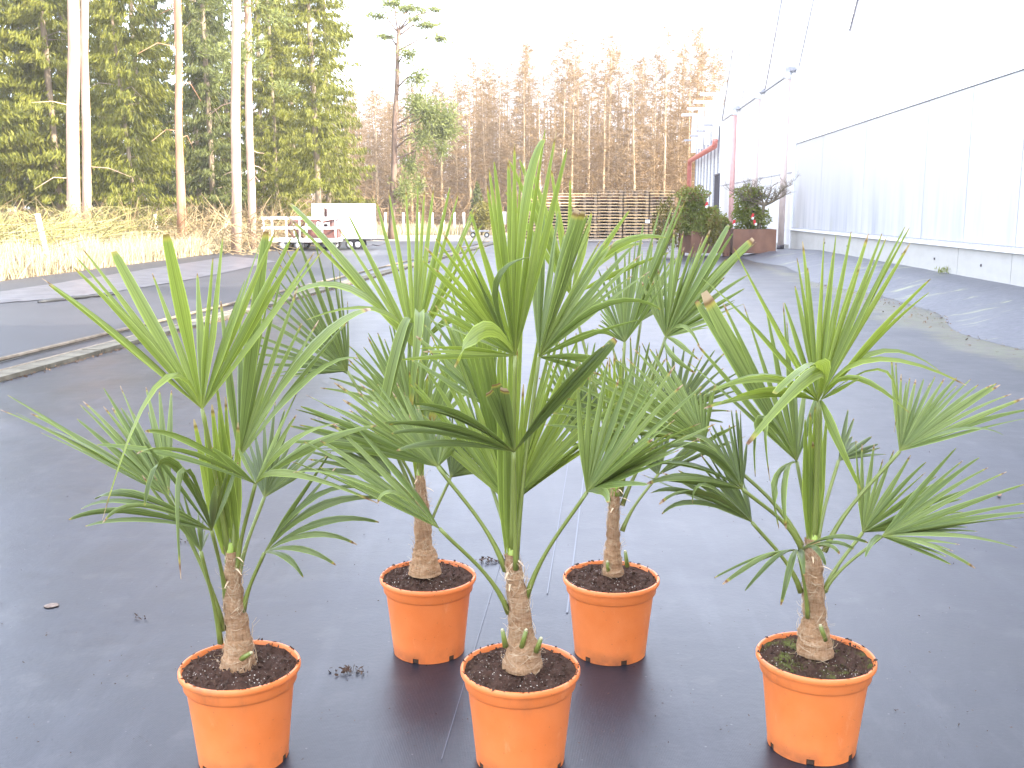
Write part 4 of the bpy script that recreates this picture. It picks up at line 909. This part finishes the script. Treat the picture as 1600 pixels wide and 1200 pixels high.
def frond(root, o, Yp, hub, base, tips, L=.46, leaf='leaf', fill=True, step=7.0, wmax=.0125, hd=0.0, up=None, pet='petiole', pr=.0048, maxgap=34, rnd=None):
    rr = rnd
    Hh = at(hub[0], hub[1], Yp + hd); Bb = at(base[0], base[1], Yp + (base[2] if len(base) > 2 else .0))
    # petiole: thin channelled stalk
    d = Hh - Bb; c1 = Bb + Vector((0, 0, 1)) * d.length * .18 + d * .22; mid = Bb.lerp(Hh, .5) + Vector((0, 0, d.length * .05))
    pts = []
    for i in range(11):
        t = i / 10; q = Bb * (1 - t) ** 3 + c1 * 3 * t * (1 - t) ** 2 + (Bb.lerp(Hh, .68) + Vector((0, 0, d.length * .03))) * 3 * t * t * (1 - t) + Hh * t ** 3; pts.append(q)
    b = MB(); b.tube(pts, [lerp(pr * 1.7, pr, min(1, i / 4)) for i in range(11)], 7)
    fr = b.build('frond', M[pet], root, o, True)
    K = []
    for tp in tips:
        s = tp[2] if len(tp) > 2 else 0.0
        p0 = at(tp[0], tp[1], Hh.y); l0 = (p0 - Hh).length
        dy = s * math.sqrt(max(L * L - l0 * l0, .0025))
        T = at(tp[0], tp[1], Hh.y + dy); kn = None
        wf = tp[3] if len(tp) == 4 else (tp[5] if len(tp) == 6 else 1.0)
        if len(tp) > 4:
            kn = at(tp[3], tp[4], Hh.y + dy * .55 - (.04 if s <= 0 else -.02))
        K.append((T - Hh, (kn - Hh) if kn is not None else None, wf))
    seq = []
    for i, (v, kn, wf) in enumerate(K):
        seq.append((v, kn, wf))
        if fill and i + 1 < len(K):
            v2 = K[i + 1][0]; an = math.degrees(v.angle(v2)); m_ = int(an / step - .35) if (an < maxgap and kn is None and K[i + 1][1] is None) else 0
            for j in range(m_):
                t = (j + 1) / (m_ + 1); dv = v.normalized().slerp(v2.normalized(), t); ln = lerp(v.length, v2.length, t) * rr.uniform(.84, 1.0)
                seq.append(((dv + Vector((rr.uniform(-.03, .03), rr.uniform(-.05, .05), rr.uniform(-.03, .03)))).normalized() * ln, None, .88))
    dirs = [(k if k is not None else v).normalized() for v, k, _ in seq]
    for i, (v, kn, key) in enumerate(seq):
        a, c = dirs[max(0, i - 1)], dirs[min(len(dirs) - 1, i + 1)]; sd_ = (c - a)
        if sd_.length < 1e-3: sd_ = dirs[i].cross(Vector((0, -1, 0)))
        # a fan lies in one surface: blend the local side with the overall sweep
        sv = (dirs[-1] - dirs[0]) if len(dirs) > 1 else sd_
        side = sd_.normalized() + (sv.normalized() * .35 if sv.length > .05 and sd_.dot(sv) > 0 else Vector((0, 0, 0)))
        ang = .5 * (a.angle(c) / (2 if 0 < i < len(dirs) - 1 else 1)) if len(dirs) > 1 else R_(4)
        ang = min(max(ang, R_(2.2) * max(1, key)), R_(4.6) * max(1, key * .8))
        wm = wmax * rr.uniform(.66, .95) * key * (1.25 if kn is not None else 1.0)
        mb = leaflet_mesh(Hh, Hh + v, None if kn is None else Hh + kn, side, ang, wm, rr.uniform(.005, .05) if abs(v.normalized().z) < .8 else rr.uniform(-.01, .02), rr, .9 if key < 1.25 else .45, key > 1.25)
        link('leaflet', mb.mesh('leaflet', M[leaf], o, True), fr)
    return fr

def spear(root, o, Yp, base, tips, leaf='leaf_young', w_=.011, rnd=None, dy=0.0):
    # unopened young leaves standing in a tight upright bundle
    B0 = at(base[0], base[1], Yp); b0 = MB(); b0.tube([B0 - Vector((0, 0, .02)), B0 + Vector((0, 0, .03))], [.016, .008], 8); sp = b0.build('young_frond', M['petiole_young'], root, o, True)
    for i, (px, py, d_) in enumerate(tips):
        T = at(px, py, Yp + d_ + dy); off = (i - (len(tips) - 1) / 2) * .006
        mb = leaflet_mesh(B0 + Vector((off, rnd.uniform(-.008, .008), 0)), T, None, Vector((1, rnd.uniform(-.5, .5), 0)).normalized(), R_(5), w_ * rnd.uniform(.8, 1.15), 0, rnd, .7)
        link('leaflet', mb.mesh('leaflet', M[leaf], o, True), sp)

def trunk_part(root, o, Yp, pts, stubs, seed):
    rr = random.Random(seed); n = 44; na = 22; b = MB(); vs = []
    P = [at(px, py, Yp) for px, py, _ in pts]; Rr = [r for _, _, r in pts]
    for i in range(n + 1):
        t = i / n * (len(P) - 1); k = min(int(t), len(P) - 2); f = t - k; fs_ = f * f * (3 - 2 * f)
        c = P[k].lerp(P[k + 1], f); r = lerp(Rr[k], Rr[k + 1], fs_)
        ring = .0011 * math.sin(i * 1.35 + seed)
        for j in range(na):
            a = 2 * math.pi * j / na; nz = mnoise.noise((math.cos(a) * 2.2, math.sin(a) * 2.2, i * .4 + seed * 9)) * .0038 + mnoise.noise((math.cos(a) * 6, math.sin(a) * 6, i * .3)) * .0022
            rr_ = r + ring + nz; vs.append(c + Vector((math.cos(a) * rr_, math.sin(a) * rr_, 0)))
    fs = [(i * na + j, i * na + (j + 1) % na, (i + 1) * na + (j + 1) % na, (i + 1) * na + j) for i in range(n) for j in range(na)]
    fs.append(tuple(n * na + j for j in range(na))); b.add(vs, fs); tk = b.build('trunk', M['trunk'], root, o, True)
    # loose fibres wrapped round and sticking out of the sheath
    b = MB()
    for k in range(240):
        t = rr.random() ** .8 * (len(P) - 1) * .99; i = int(t); f = t - i; c = P[i].lerp(P[i + 1], f); r = lerp(Rr[i], Rr[i + 1], f) + .002; a = rr.uniform(0, 6.28); da = rr.uniform(.15, 1.1) * rr.choice((-1, 1)); dz = rr.uniform(-.035, .035)
        out = rr.random() < .22; pp = []
        for s in range(6):
            u = s / 5; rad = r + (.018 * u * u * rr.uniform(.3, 1.4) if out else .0012 * math.sin(u * 3.14)); pp.append(c + Vector((math.cos(a + da * u) * rad, math.sin(a + da * u) * rad, dz * u + (.012 * u * u if out else 0))))
        w_ = rr.uniform(.0003, .0010)
        b.tube(pp, [w_ * (1 - .12 * s) for s in range(6)], 3, cap=False)
    fb = b.build('fibre', M['fibre'], tk, o); fb['kind'] = 'stuff'
    # torn pale sheath flaps near the top and cut leaf bases
    for k in range(3):
        a = rr.uniform(-2.6, -.5); c = P[-1] - Vector((0, 0, .02 + .03 * k)); r = Rr[-1] + .003; b = MB(); pp = [c + Vector((math.cos(a) * (r + .006 * s * s * .25), math.sin(a) * (r + .006 * s * s * .25), .009 * s - .0016 * s * s)) for s in range(6)]
        for s in range(5):
            sd_ = Vector((-math.sin(a), math.cos(a), 0)) * (.006 - .001 * s); s2 = Vector((-math.sin(a), math.cos(a), 0)) * (.006 - .001 * (s + 1)); b.add([pp[s] - sd_, pp[s] + sd_, pp[s + 1] + s2, pp[s + 1] - s2], [(0, 1, 2, 3)])
        b.build('sheath_flap', M['fibre'], tk, o, True)
    for (x0, y0, x1, y1) in stubs:
        p0, p1 = at(x0, y0, Yp - Rr[0] * .62), at(x1, y1, Yp - Rr[0] * .9); b = MB(); b.tube([p0, p0.lerp(p1, .5), p1], [.008, .0065, .005], 7); st = b.build('leaf_stub', M['petiole'], root, o, True)
        b = MB(); b.tube([p1 - (p1 - p0).normalized() * .001, p1 + (p1 - p0).normalized() * .004], [.0045, .0035], 7); b.build('cut_end', M['stub_cut'], st, o)
    return tk

def palm(label, pc, soilm, trunk, stubs, seed):
    g = at(pc[0], pc[1], z=POT_H); g.z = .0055
    root = thing('potted_palm', g, label, 'potted palm', 'palms in orange pots')
    make_pot(root, g, soilm, seed)
    trunk_part(root, g, g.y, trunk, stubs, seed)
    return root, g, g.y, random.Random(seed * 17 + 3)

# ---- front left palm
root, o, Y, rr = palm('front left potted palm with one broad fused leaf pointing straight up', (375, 1041), 'soil',
                      [(372, 1040, .046), (373, 1012, .036), (372, 990, .029), (366, 950, .026), (364, 905, .021), (361, 862, .014)], [(376, 1030, 392, 1020)], 2)
fd = lambda *a, **k: frond(root, o, Y, *a, rnd=rr, **k)
fd((316, 639), (357, 868), [(160, 812, -.5, 248, 598), (66, 435, -.1), (76, 445, 0), (115, 418, -.2), (118, 400, 0), (129, 388, .1), (178, 393, .3, 1.5), (238, 427, .5), (308, 427, .6), (348, 366, .3), (333, 403, .5), (383, 437, .6), (410, 369, .2), (430, 362, .5), (455, 372, .2), (468, 385, .3), (491, 394, .1), (505, 390, -.1)], L=.5, leaf='leaf_young', hd=-.05, fill=False, wmax=.0145)
fd((316, 640), (356, 868), [(259, 366, -.1, 1.3)], L=.5, leaf='leaf_young', hd=-.075, fill=False, wmax=.021)
fd((374, 715), (364, 868), [(345, 470, .5), (375, 480, .6), (400, 440, .5), (416, 362, .3, 1.9), (440, 430, .5), (465, 450, .5), (498, 500, .4), (578, 482, .0, 480, 548, 1.5), (545, 500, .1), (560, 560, -.1, 480, 590)], L=.52, hd=.05)
fd((264, 776), (350, 985), [(70, 667, -.3), (0, 640, -.2), (12, 617, -.1), (25, 645, .1), (48, 646, .1), (125, 632, .2), (130, 627, .4), (162, 606, .3), (175, 637, .5), (188, 603, .5), (205, 665, .6), (228, 605, .6), (268, 610, .7)], L=.46, leaf='leaf', step=8)
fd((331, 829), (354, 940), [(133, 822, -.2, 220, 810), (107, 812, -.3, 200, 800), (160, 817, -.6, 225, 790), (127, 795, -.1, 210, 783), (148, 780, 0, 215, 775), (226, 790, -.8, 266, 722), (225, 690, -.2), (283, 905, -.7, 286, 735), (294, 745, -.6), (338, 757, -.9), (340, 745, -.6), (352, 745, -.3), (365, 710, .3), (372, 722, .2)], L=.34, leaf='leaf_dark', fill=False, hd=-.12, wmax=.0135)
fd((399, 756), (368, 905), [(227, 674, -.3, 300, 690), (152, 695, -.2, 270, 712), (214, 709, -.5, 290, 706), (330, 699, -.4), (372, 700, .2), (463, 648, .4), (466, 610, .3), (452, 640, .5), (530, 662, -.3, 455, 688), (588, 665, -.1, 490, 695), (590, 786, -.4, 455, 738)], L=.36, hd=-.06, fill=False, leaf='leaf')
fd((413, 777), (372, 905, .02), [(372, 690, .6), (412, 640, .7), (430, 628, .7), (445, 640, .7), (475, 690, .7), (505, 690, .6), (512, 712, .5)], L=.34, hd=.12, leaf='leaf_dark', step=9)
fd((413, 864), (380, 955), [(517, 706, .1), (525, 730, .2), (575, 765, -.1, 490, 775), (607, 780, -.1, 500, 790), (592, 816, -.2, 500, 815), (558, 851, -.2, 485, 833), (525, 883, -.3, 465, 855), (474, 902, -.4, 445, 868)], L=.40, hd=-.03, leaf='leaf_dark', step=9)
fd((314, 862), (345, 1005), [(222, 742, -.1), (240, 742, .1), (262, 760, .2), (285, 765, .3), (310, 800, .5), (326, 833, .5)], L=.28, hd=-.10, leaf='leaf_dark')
spear(root, o, Y, (360, 866), [(303, 655, -.03), (318, 640, -.03), (331, 632, 0), (342, 630, .02), (352, 620, .03), (327, 690, -.02), (372, 660, .05), (338, 600, 0)], rnd=rr, w_=.013)

# ---- back left palm
root, o, Y, rr = palm('back left potted palm with tall narrow fan and drooping folded leaflets', (669, 901), 'soil',
                      [(664, 895, .052), (664, 868, .040), (661, 850, .027), (660, 805, .025), (657, 775, .02), (656, 742, .014)], [], 3)
fd((648, 545), (657, 750), [(478, 500, -.4, 590, 483), (460, 456, -.3, 555, 452, 2.6), (450, 338, .0, 1.8), (454, 318, .1, 2.3), (466, 330, .2), (527, 354, .3), (543, 333, .4), (587, 311, .2), (607, 297, .2), (634, 292, .3), (653, 289, .3), (664, 289, .3), (678, 289, .3), (703, 293, .2), (717, 301, .3), (742, 318, .2), (745, 322, .1), (757, 345, .1), (760, 370, .3)], L=.62, hd=-.0, leaf='leaf_young', wmax=.0115, fill=False)
fd((648, 548), (657, 750), [(590, 680, -.6, 632, 505, 1.6), (600, 660, -.5, 640, 512), (640, 655, -.7, 655, 490), (672, 660, -.7, 716, 502, 1.4), (680, 690, -.6, 724, 508), (655, 640, -.6, 668, 494)], L=.5, hd=-.05, leaf='leaf', wmax=.016, fill=False)
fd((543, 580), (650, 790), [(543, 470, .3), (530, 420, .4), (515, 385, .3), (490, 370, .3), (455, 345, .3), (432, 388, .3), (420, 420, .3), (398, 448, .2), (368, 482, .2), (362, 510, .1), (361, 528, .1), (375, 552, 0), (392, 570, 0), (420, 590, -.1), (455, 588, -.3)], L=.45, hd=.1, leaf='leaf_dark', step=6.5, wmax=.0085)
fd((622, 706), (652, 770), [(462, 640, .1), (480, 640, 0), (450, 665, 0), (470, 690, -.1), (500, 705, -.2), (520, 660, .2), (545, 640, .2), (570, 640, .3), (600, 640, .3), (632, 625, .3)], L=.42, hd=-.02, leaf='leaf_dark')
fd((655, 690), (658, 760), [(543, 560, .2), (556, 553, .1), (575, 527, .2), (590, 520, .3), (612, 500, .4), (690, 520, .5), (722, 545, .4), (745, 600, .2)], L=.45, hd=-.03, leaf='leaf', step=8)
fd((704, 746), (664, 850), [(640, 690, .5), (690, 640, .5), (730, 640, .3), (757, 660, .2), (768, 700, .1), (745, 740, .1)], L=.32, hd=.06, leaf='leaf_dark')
fd((641, 642), (655, 752), [(500, 606, .1), (515, 570, .2), (545, 540, .3), (575, 520, .3), (608, 508, .3), (640, 503, .3), (668, 520, .4), (690, 560, .4), (705, 600, .3)], L=.42, hd=.06, leaf='leaf', step=7, wmax=.0105)
fd((612, 745), (655, 800), [(470, 735, -.1), (478, 705, 0), (500, 690, .1), (530, 672, .2), (560, 668, .3), (590, 680, .4)], L=.36, hd=-.05, leaf='leaf_dark', step=8)
spear(root, o, Y, (656, 748), [(640, 580, -.02), (652, 570, 0), (660, 565, .01), (668, 585, .02), (648, 600, 0)], rnd=rr)

# ---- front centre palm
root, o, Y, rr = palm('tallest potted palm in the centre with small dark five lobed leaf in front', (813, 1044), 'soil',
                      [(816, 1042, .052), (818, 1015, .043), (814, 985, .031), (810, 940, .027), (804, 900, .023), (798, 866, .015)], [(815, 1012, 822, 985), (838, 1018, 845, 998), (790, 1010, 785, 985)], 4)
fd((805, 556), (800, 868), [(628, 562, -.2), (655, 545, -.1), (710, 573, -.6, 762, 514, 1.4), (672, 500, .1), (661, 408, 0), (663, 385, -.1), (692, 364, -.2), (735, 330, -.1), (761, 290, -.1), (764, 262, .1), (772, 253, 0), (794, 249, .1), (804, 225, 0), (822, 240, .2), (850, 216, -.1, 818, 330, 1.3), (852, 202, .1), (869, 205, 0), (886, 232, 0)], L=.62, hd=-.06, leaf='leaf_young', step=6, wmax=.0125)
fd((805, 556), (800, 868), [(828, 402, -.5, 776, 450), (740, 420, -.3)], L=.34, hd=-.08, leaf='leaf_dark', fill=False)
fd((842, 558), (806, 880), [(828, 330, .3), (850, 300, .3), (872, 330, .3), (901, 327, -.1, 1.5), (912, 330, -.1, 1.9), (918, 336, 0, 1.3), (921, 345, 0), (945, 380, .2), (990, 383, .1), (1003, 397, 0), (1015, 424, -.1), (1032, 484, -.1, 945, 478), (1000, 500, .1), (960, 528, .2, 920, 522), (950, 560, .3), (930, 585, .4)], L=.56, hd=.03, leaf='leaf', step=6.5)
fd((798, 788), (800, 895, -.01), [(640, 655, .2), (640, 600, .3), (655, 560, .3), (672, 520, .3), (690, 485, .3), (705, 450, .2), (713, 432, .2), (727, 425, .2), (740, 428, .2), (752, 440, .2), (775, 450, .2), (800, 455, .3), (850, 480, .3), (886, 482, .1), (908, 520, .2), (935, 560, .2), (972, 625, .0), (985, 640, .1), (945, 667, .0), (940, 690, .1)], L=.62, hd=.07, leaf='leaf_young', step=5.2, wmax=.0125)
fd((803, 706), (806, 890, -.02), [(620, 704, -.4, 700, 692), (612, 678, -.4, 690, 676), (601, 661, -.5, 690, 670), (608, 664, -.5, 700, 668), (643, 632, -.6, 720, 650), (650, 640, -.6, 720, 655), (654, 635, -.5, 725, 655)], L=.42, leaf='leaf_dark', fill=False, hd=-.09, wmax=.0135, pr=.0045)
fd((803, 706), (806, 890, -.02), [(764, 612, -.6, 2.3), (775, 600, -.6, 2.6), (787, 606, -.6, 2.3)], L=.24, leaf='leaf_dark', fill=False, hd=-.09, wmax=.021, pr=.004)
fd((803, 706), (806, 890, -.02), [(905, 572, -.4), (946, 540, -.3, 880, 605), (952, 536, -.3, 886, 607), (962, 530, -.3, 890, 612, 1.4)], L=.40, leaf='leaf_dark', fill=False, hd=-.09, wmax=.014, pr=.004)
fd((917, 769), (822, 935), [(902, 595, 0), (923, 578, .1), (950, 563, .2), (990, 568, .3), (1020, 563, .2), (1055, 570, -.1), (1096, 604, -.2), (1020, 686, -.4), (1118, 662, -.2), (1070, 711, -.4), (1012, 757, -.6, 960, 755), (950, 786, -.8, 940, 765)], L=.44, leaf='leaf', step=7, hd=-.06)
fd((687, 826), (795, 958), [(590, 787, -.5, 620, 770), (458, 738, -.4, 560, 752), (455, 721, -.3), (500, 730, -.1), (475, 690, -.1), (500, 688, .0), (520, 662, .1), (545, 655, .2), (580, 690, .3), (630, 745, .4)], L=.42, leaf='leaf', hd=-.1, step=6.5)
fd((684, 729), (790, 892), [(450, 690, -.2), (470, 635, -.3), (478, 617, -.2), (493, 652, -.1), (522, 598, -.1), (530, 602, -.1), (590, 600, .2), (620, 598, .3), (652, 630, .5), (675, 650, .6), (700, 660, .6), (722, 690, .5)], L=.44, leaf='leaf', hd=.0, step=7, wmax=.0135)
fd((760, 735), (802, 890), [(700, 640, .6), (725, 600, .5), (750, 590, .4), (790, 600, .5)], L=.36, leaf='leaf', hd=.15)
fd((770, 640), (799, 875), [(640, 560, .1), (650, 525, .2), (668, 490, .2), (690, 462, .2), (715, 440, .3), (745, 430, .3), (775, 450, .4)], L=.48, hd=.12, leaf='leaf', step=7)
spear(root, o, Y, (800, 870), [(778, 560, .02), (788, 520, 0), (797, 500, 0), (808, 540, .02), (818, 600, .03), (790, 640, 0)], rnd=rr, w_=.012)

# ---- back right palm
root, o, Y, rr = palm('back right potted palm with slim brown trunk and open pleated fans', (955, 903), 'soil',
                      [(958, 897, .034), (957, 870, .027), (958, 845, .021), (958, 815, .018), (960, 790, .016), (962, 758, .011)], [(951, 893, 949, 878), (980, 885, 977, 862)], 5)
fd((892, 463), (960, 765), [(790, 300, .2), (795, 250, .1), (812, 250, .1), (830, 262, .1), (861, 263, 0), (891, 277, 0), (925, 330, .3), (984, 328, -.1), (1005, 380, .1, 950, 400), (1040, 371, -.2, 960, 385), (1045, 395, 0)], L=.45, hd=.08, leaf='leaf_young', fill=False, wmax=.016)
fd((976, 535), (962, 768), [(925, 515, .2), (937, 490, .1), (930, 445, .3), (960, 378, .2), (985, 365, .3), (1005, 350, .2), (1030, 330, .2), (1052, 318, .1), (1066, 305, 0), (1074, 307, 0), (1045, 350, .2), (1018, 414, -.3), (1038, 443, -.4)], L=.48, leaf='leaf', hd=.04, step=6, wmax=.0115)
fd((1040, 527), (969, 775), [(1003, 440, .1), (1020, 415, .2), (1028, 420, .2), (1053, 361, .1), (1068, 361, .1), (1085, 380, .3), (1110, 359, 0), (1108, 381, .1), (1138, 352, -.1, 1.4), (1145, 365, -.1), (1177, 373, -.2, 1.5), (1182, 378, -.2), (1136, 404, .1), (1168, 430, 0), (1163, 451, 0), (1147, 473, .1), (1162, 475, -.1), (1108, 512, -.2), (1094, 543, -.4, 1068, 508), (1093, 563, -.4, 1058, 535), (1086, 583, -.4, 1045, 550)], L=.42, leaf='leaf', hd=-.02, step=6.5, wmax=.0125)
fd((1001, 502), (968, 770), [(990, 430, .5), (1003, 390, .5), (1020, 378, .4), (1045, 370, .4), (1060, 400, .5), (1075, 460, .5)], L=.36, leaf='leaf', hd=.14)
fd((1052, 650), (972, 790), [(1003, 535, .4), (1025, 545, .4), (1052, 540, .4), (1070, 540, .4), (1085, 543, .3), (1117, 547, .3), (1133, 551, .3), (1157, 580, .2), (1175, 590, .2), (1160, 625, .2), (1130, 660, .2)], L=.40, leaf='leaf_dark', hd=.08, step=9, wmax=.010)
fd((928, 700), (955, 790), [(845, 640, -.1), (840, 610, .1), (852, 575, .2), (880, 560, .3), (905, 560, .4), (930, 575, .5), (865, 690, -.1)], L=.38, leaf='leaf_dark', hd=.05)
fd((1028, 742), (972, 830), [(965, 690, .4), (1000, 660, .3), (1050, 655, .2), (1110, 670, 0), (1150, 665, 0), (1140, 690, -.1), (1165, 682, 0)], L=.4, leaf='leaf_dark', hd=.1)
fd((905, 655), (956, 780), [(842, 590, .1), (850, 555, .2), (872, 530, .3), (900, 520, .4), (930, 535, .4), (950, 570, .3)], L=.36, hd=.1, leaf='leaf', step=7, wmax=.0105)
fd((990, 655), (965, 775), [(905, 600, .2), (925, 560, .2), (955, 535, .3), (985, 525, .4), (1015, 535, .4), (1040, 560, .3), (1055, 600, .2)], L=.38, hd=.03, leaf='leaf', step=7, wmax=.0105)
spear(root, o, Y, (962, 764), [(940, 575, 0), (952, 560, .01), (960, 550, 0), (970, 560, .01), (978, 575, .02), (946, 600, 0)], rnd=rr)

# ---- front right palm
root, o, Y, rr = palm('front right potted palm with moss on its soil and wide low side fans', (1274.5, 1026), 'soil_moss',
                      [(1274, 1020, .047), (1272, 990, .040), (1272, 965, .029), (1271, 920, .027), (1270, 880, .024), (1269, 842, .017)], [(1289, 1000, 1282, 978)], 6)
fd((1278, 627), (1271, 850), [(1099, 618, -.2, 1200, 585), (1108, 612, -.1, 1205, 592), (1100, 638, -.3, 1200, 618), (1124, 631, -.3, 1205, 610), (1210, 615, -.9, 1282, 566, 1.4), (1167, 694, -.8, 1272, 582, 1.4), (1216, 512, -.2), (1096, 434, -.1), (1145, 384, 0), (1226, 473, .3), (1242, 447, .3), (1245, 403, .2), (1254, 377, .2), (1262, 418, .1), (1288, 370, .2), (1303, 390, .3), (1306, 367, .2), (1330, 362, .2), (1345, 412, .1), (1357, 365, .3), (1378, 365, .2), (1385, 371, .2), (1414, 354, -.1), (1421, 356, -.1), (1422, 380, 0)], L=.48, leaf='leaf_young', hd=-.04, step=7.5, wmax=.012, fill=False)
fd((1282, 625), (1272, 850), [(1454, 436, -.1), (1452, 457, 0), (1472, 583, .2, 1372, 548), (1510, 602, -.2, 1365, 560), (1421, 645, -.4, 1335, 590), (1397, 676, -.2, 1382, 578), (1342, 592, -.4), (1345, 765, -.5, 1296, 660)], L=.48, leaf='leaf_young', hd=-.02, fill=False, wmax=.0135)
fd((1245, 721), (1266, 860), [(1228, 827, -.5, 1225, 745), (1217, 826, -.4, 1212, 752), (1180, 745, -.5, 1190, 655), (1203, 752, -.5, 1200, 650), (1074, 565, -.1), (1088, 470, .1, 1.9), (1100, 456, .1, 2.0), (1130, 474, .2), (1162, 475, .2), (1224, 473, .3), (1232, 560, .5), (1262, 580, .6), (1290, 590, .5), (1275, 640, .4)], L=.46, leaf='leaf', hd=.08, step=8, wmax=.014)
fd((1160, 764), (1254, 862), [(1010, 756, -.3, 1080, 744), (978, 735, -.3, 1070, 724), (1018, 748, -.2), (1034, 700, -.3, 1105, 705), (1060, 687, -.2, 1110, 690), (1085, 690, 0), (1112, 662, .2), (1143, 641, .2), (1150, 640, .3), (1157, 641, .2), (1168, 690, .4)], L=.40, leaf='leaf_dark', hd=-.08, step=6.5)
fd((1175, 816), (1251, 925), [(1034, 803, -.3, 1090, 783), (1017, 770, -.2, 1080, 770), (1030, 788, -.4, 1095, 770), (1082, 787, -.5, 1105, 758), (1000, 740, -.1), (1060, 735, .0), (1095, 710, .1), (1118, 705, .2), (1140, 735, .3), (1160, 745, .4), (1166, 760, .4)], L=.38, leaf='leaf_dark', hd=-.05, step=7)
fd((1406, 705), (1288, 862), [(1393, 560, .3), (1400, 564, .3), (1422, 590, .4), (1443, 592, .4), (1461, 588, .3), (1495, 590, .3), (1517, 592, .2), (1550, 601, .1), (1557, 599, .1), (1563, 601, .1), (1600, 622, -.1), (1608, 640, -.1), (1612, 652, -.2), (1568, 680, -.3, 1500, 670)], L=.42, leaf='leaf', hd=.02, step=6, wmax=.0115)
fd((1348, 832), (1288, 925), [(1337, 688, .2), (1347, 694, .3), (1366, 694, .2), (1397, 703, .3), (1423, 711, .2), (1447, 722, .1), (1482, 747, .3), (1512, 765, .2), (1505, 800, .3), (1440, 829, .4)], L=.36, leaf='leaf', hd=.06, step=8, wmax=.0095)
fd((1378, 838), (1284, 930), [(1494, 700, .2), (1530, 715, .1), (1573, 737, 0), (1600, 757, -.1), (1604, 786, -.1), (1606, 800, -.2), (1608, 808, -.2), (1530, 801, .2), (1527, 830, .1), (1590, 856, -.3, 1490, 835), (1500, 851, -.4), (1486, 882, -.5), (1524, 888, -.4, 1450, 850), (1352, 870, -.7, 1365, 842)], L=.42, leaf='leaf', hd=.0, step=7, wmax=.0105, pr=.004)
fd((1102, 691), (1252, 852), [(1140, 672, -.2), (1118, 600, 0), (1094, 612, .1), (1060, 590, .2), (1040, 560, .2), (1015, 545, .2), (990, 545, .2), (960, 560, .1), (925, 580, 0), (910, 587, 0), (893, 601, -.1), (862, 630, -.1), (855, 645, -.2), (850, 664, -.2), (900, 672, -.2)], L=.48, leaf='leaf', hd=.03, step=6.5, wmax=.012)
fd((1247, 861), (1262, 965, -.02), [(1116, 903, -.3, 1195, 868), (1129, 913, -.4, 1198, 870), (1164, 923, -.5, 1215, 870), (1220, 946, -.7, 1238, 875), (1256, 900, -.8, 1253, 868), (1290, 883, -.7, 1272, 856), (1312, 866, -.6, 1288, 852), (1334, 858, -.5, 1295, 848), (1356, 848, -.4, 1300, 840)], L=.26, leaf='leaf_dark', fill=False, hd=-.10, wmax=.011, pr=.004)
fd((1310, 720), (1276, 850), [(1362, 682, .3), (1385, 710, .2), (1340, 690, .5), (1325, 640, .6)], L=.3, leaf='leaf_dark', hd=.12)
spear(root, o, Y, (1271, 848), [(1258, 655, 0), (1266, 645, 0), (1274, 635, 0), (1283, 640, .02), (1292, 650, .03), (1270, 690, -.01)], rnd=rr, w_=.013)

# ---------------------------------------------------------------- thin volume added to veil the distance like lens flare
b = MB(); b.box((0, 60, 10.5), (260, 200, 23.0))
hm = bpy.data.materials.new('thin_flare_veil'); hm.use_nodes = True; hm.node_tree.nodes.clear()
ho = hm.node_tree.nodes.new('ShaderNodeOutputMaterial'); hv = hm.node_tree.nodes.new('ShaderNodeVolumePrincipled')
hv.inputs['Color'].default_value = (1, .96, .9, 1); hv.inputs['Density'].default_value = .0009; hv.inputs['Anisotropy'].default_value = .2
hm.node_tree.links.new(hv.outputs[0], ho.inputs['Volume'])
hz = b.build('flare_veil', hm); hz['kind'] = 'stuff'
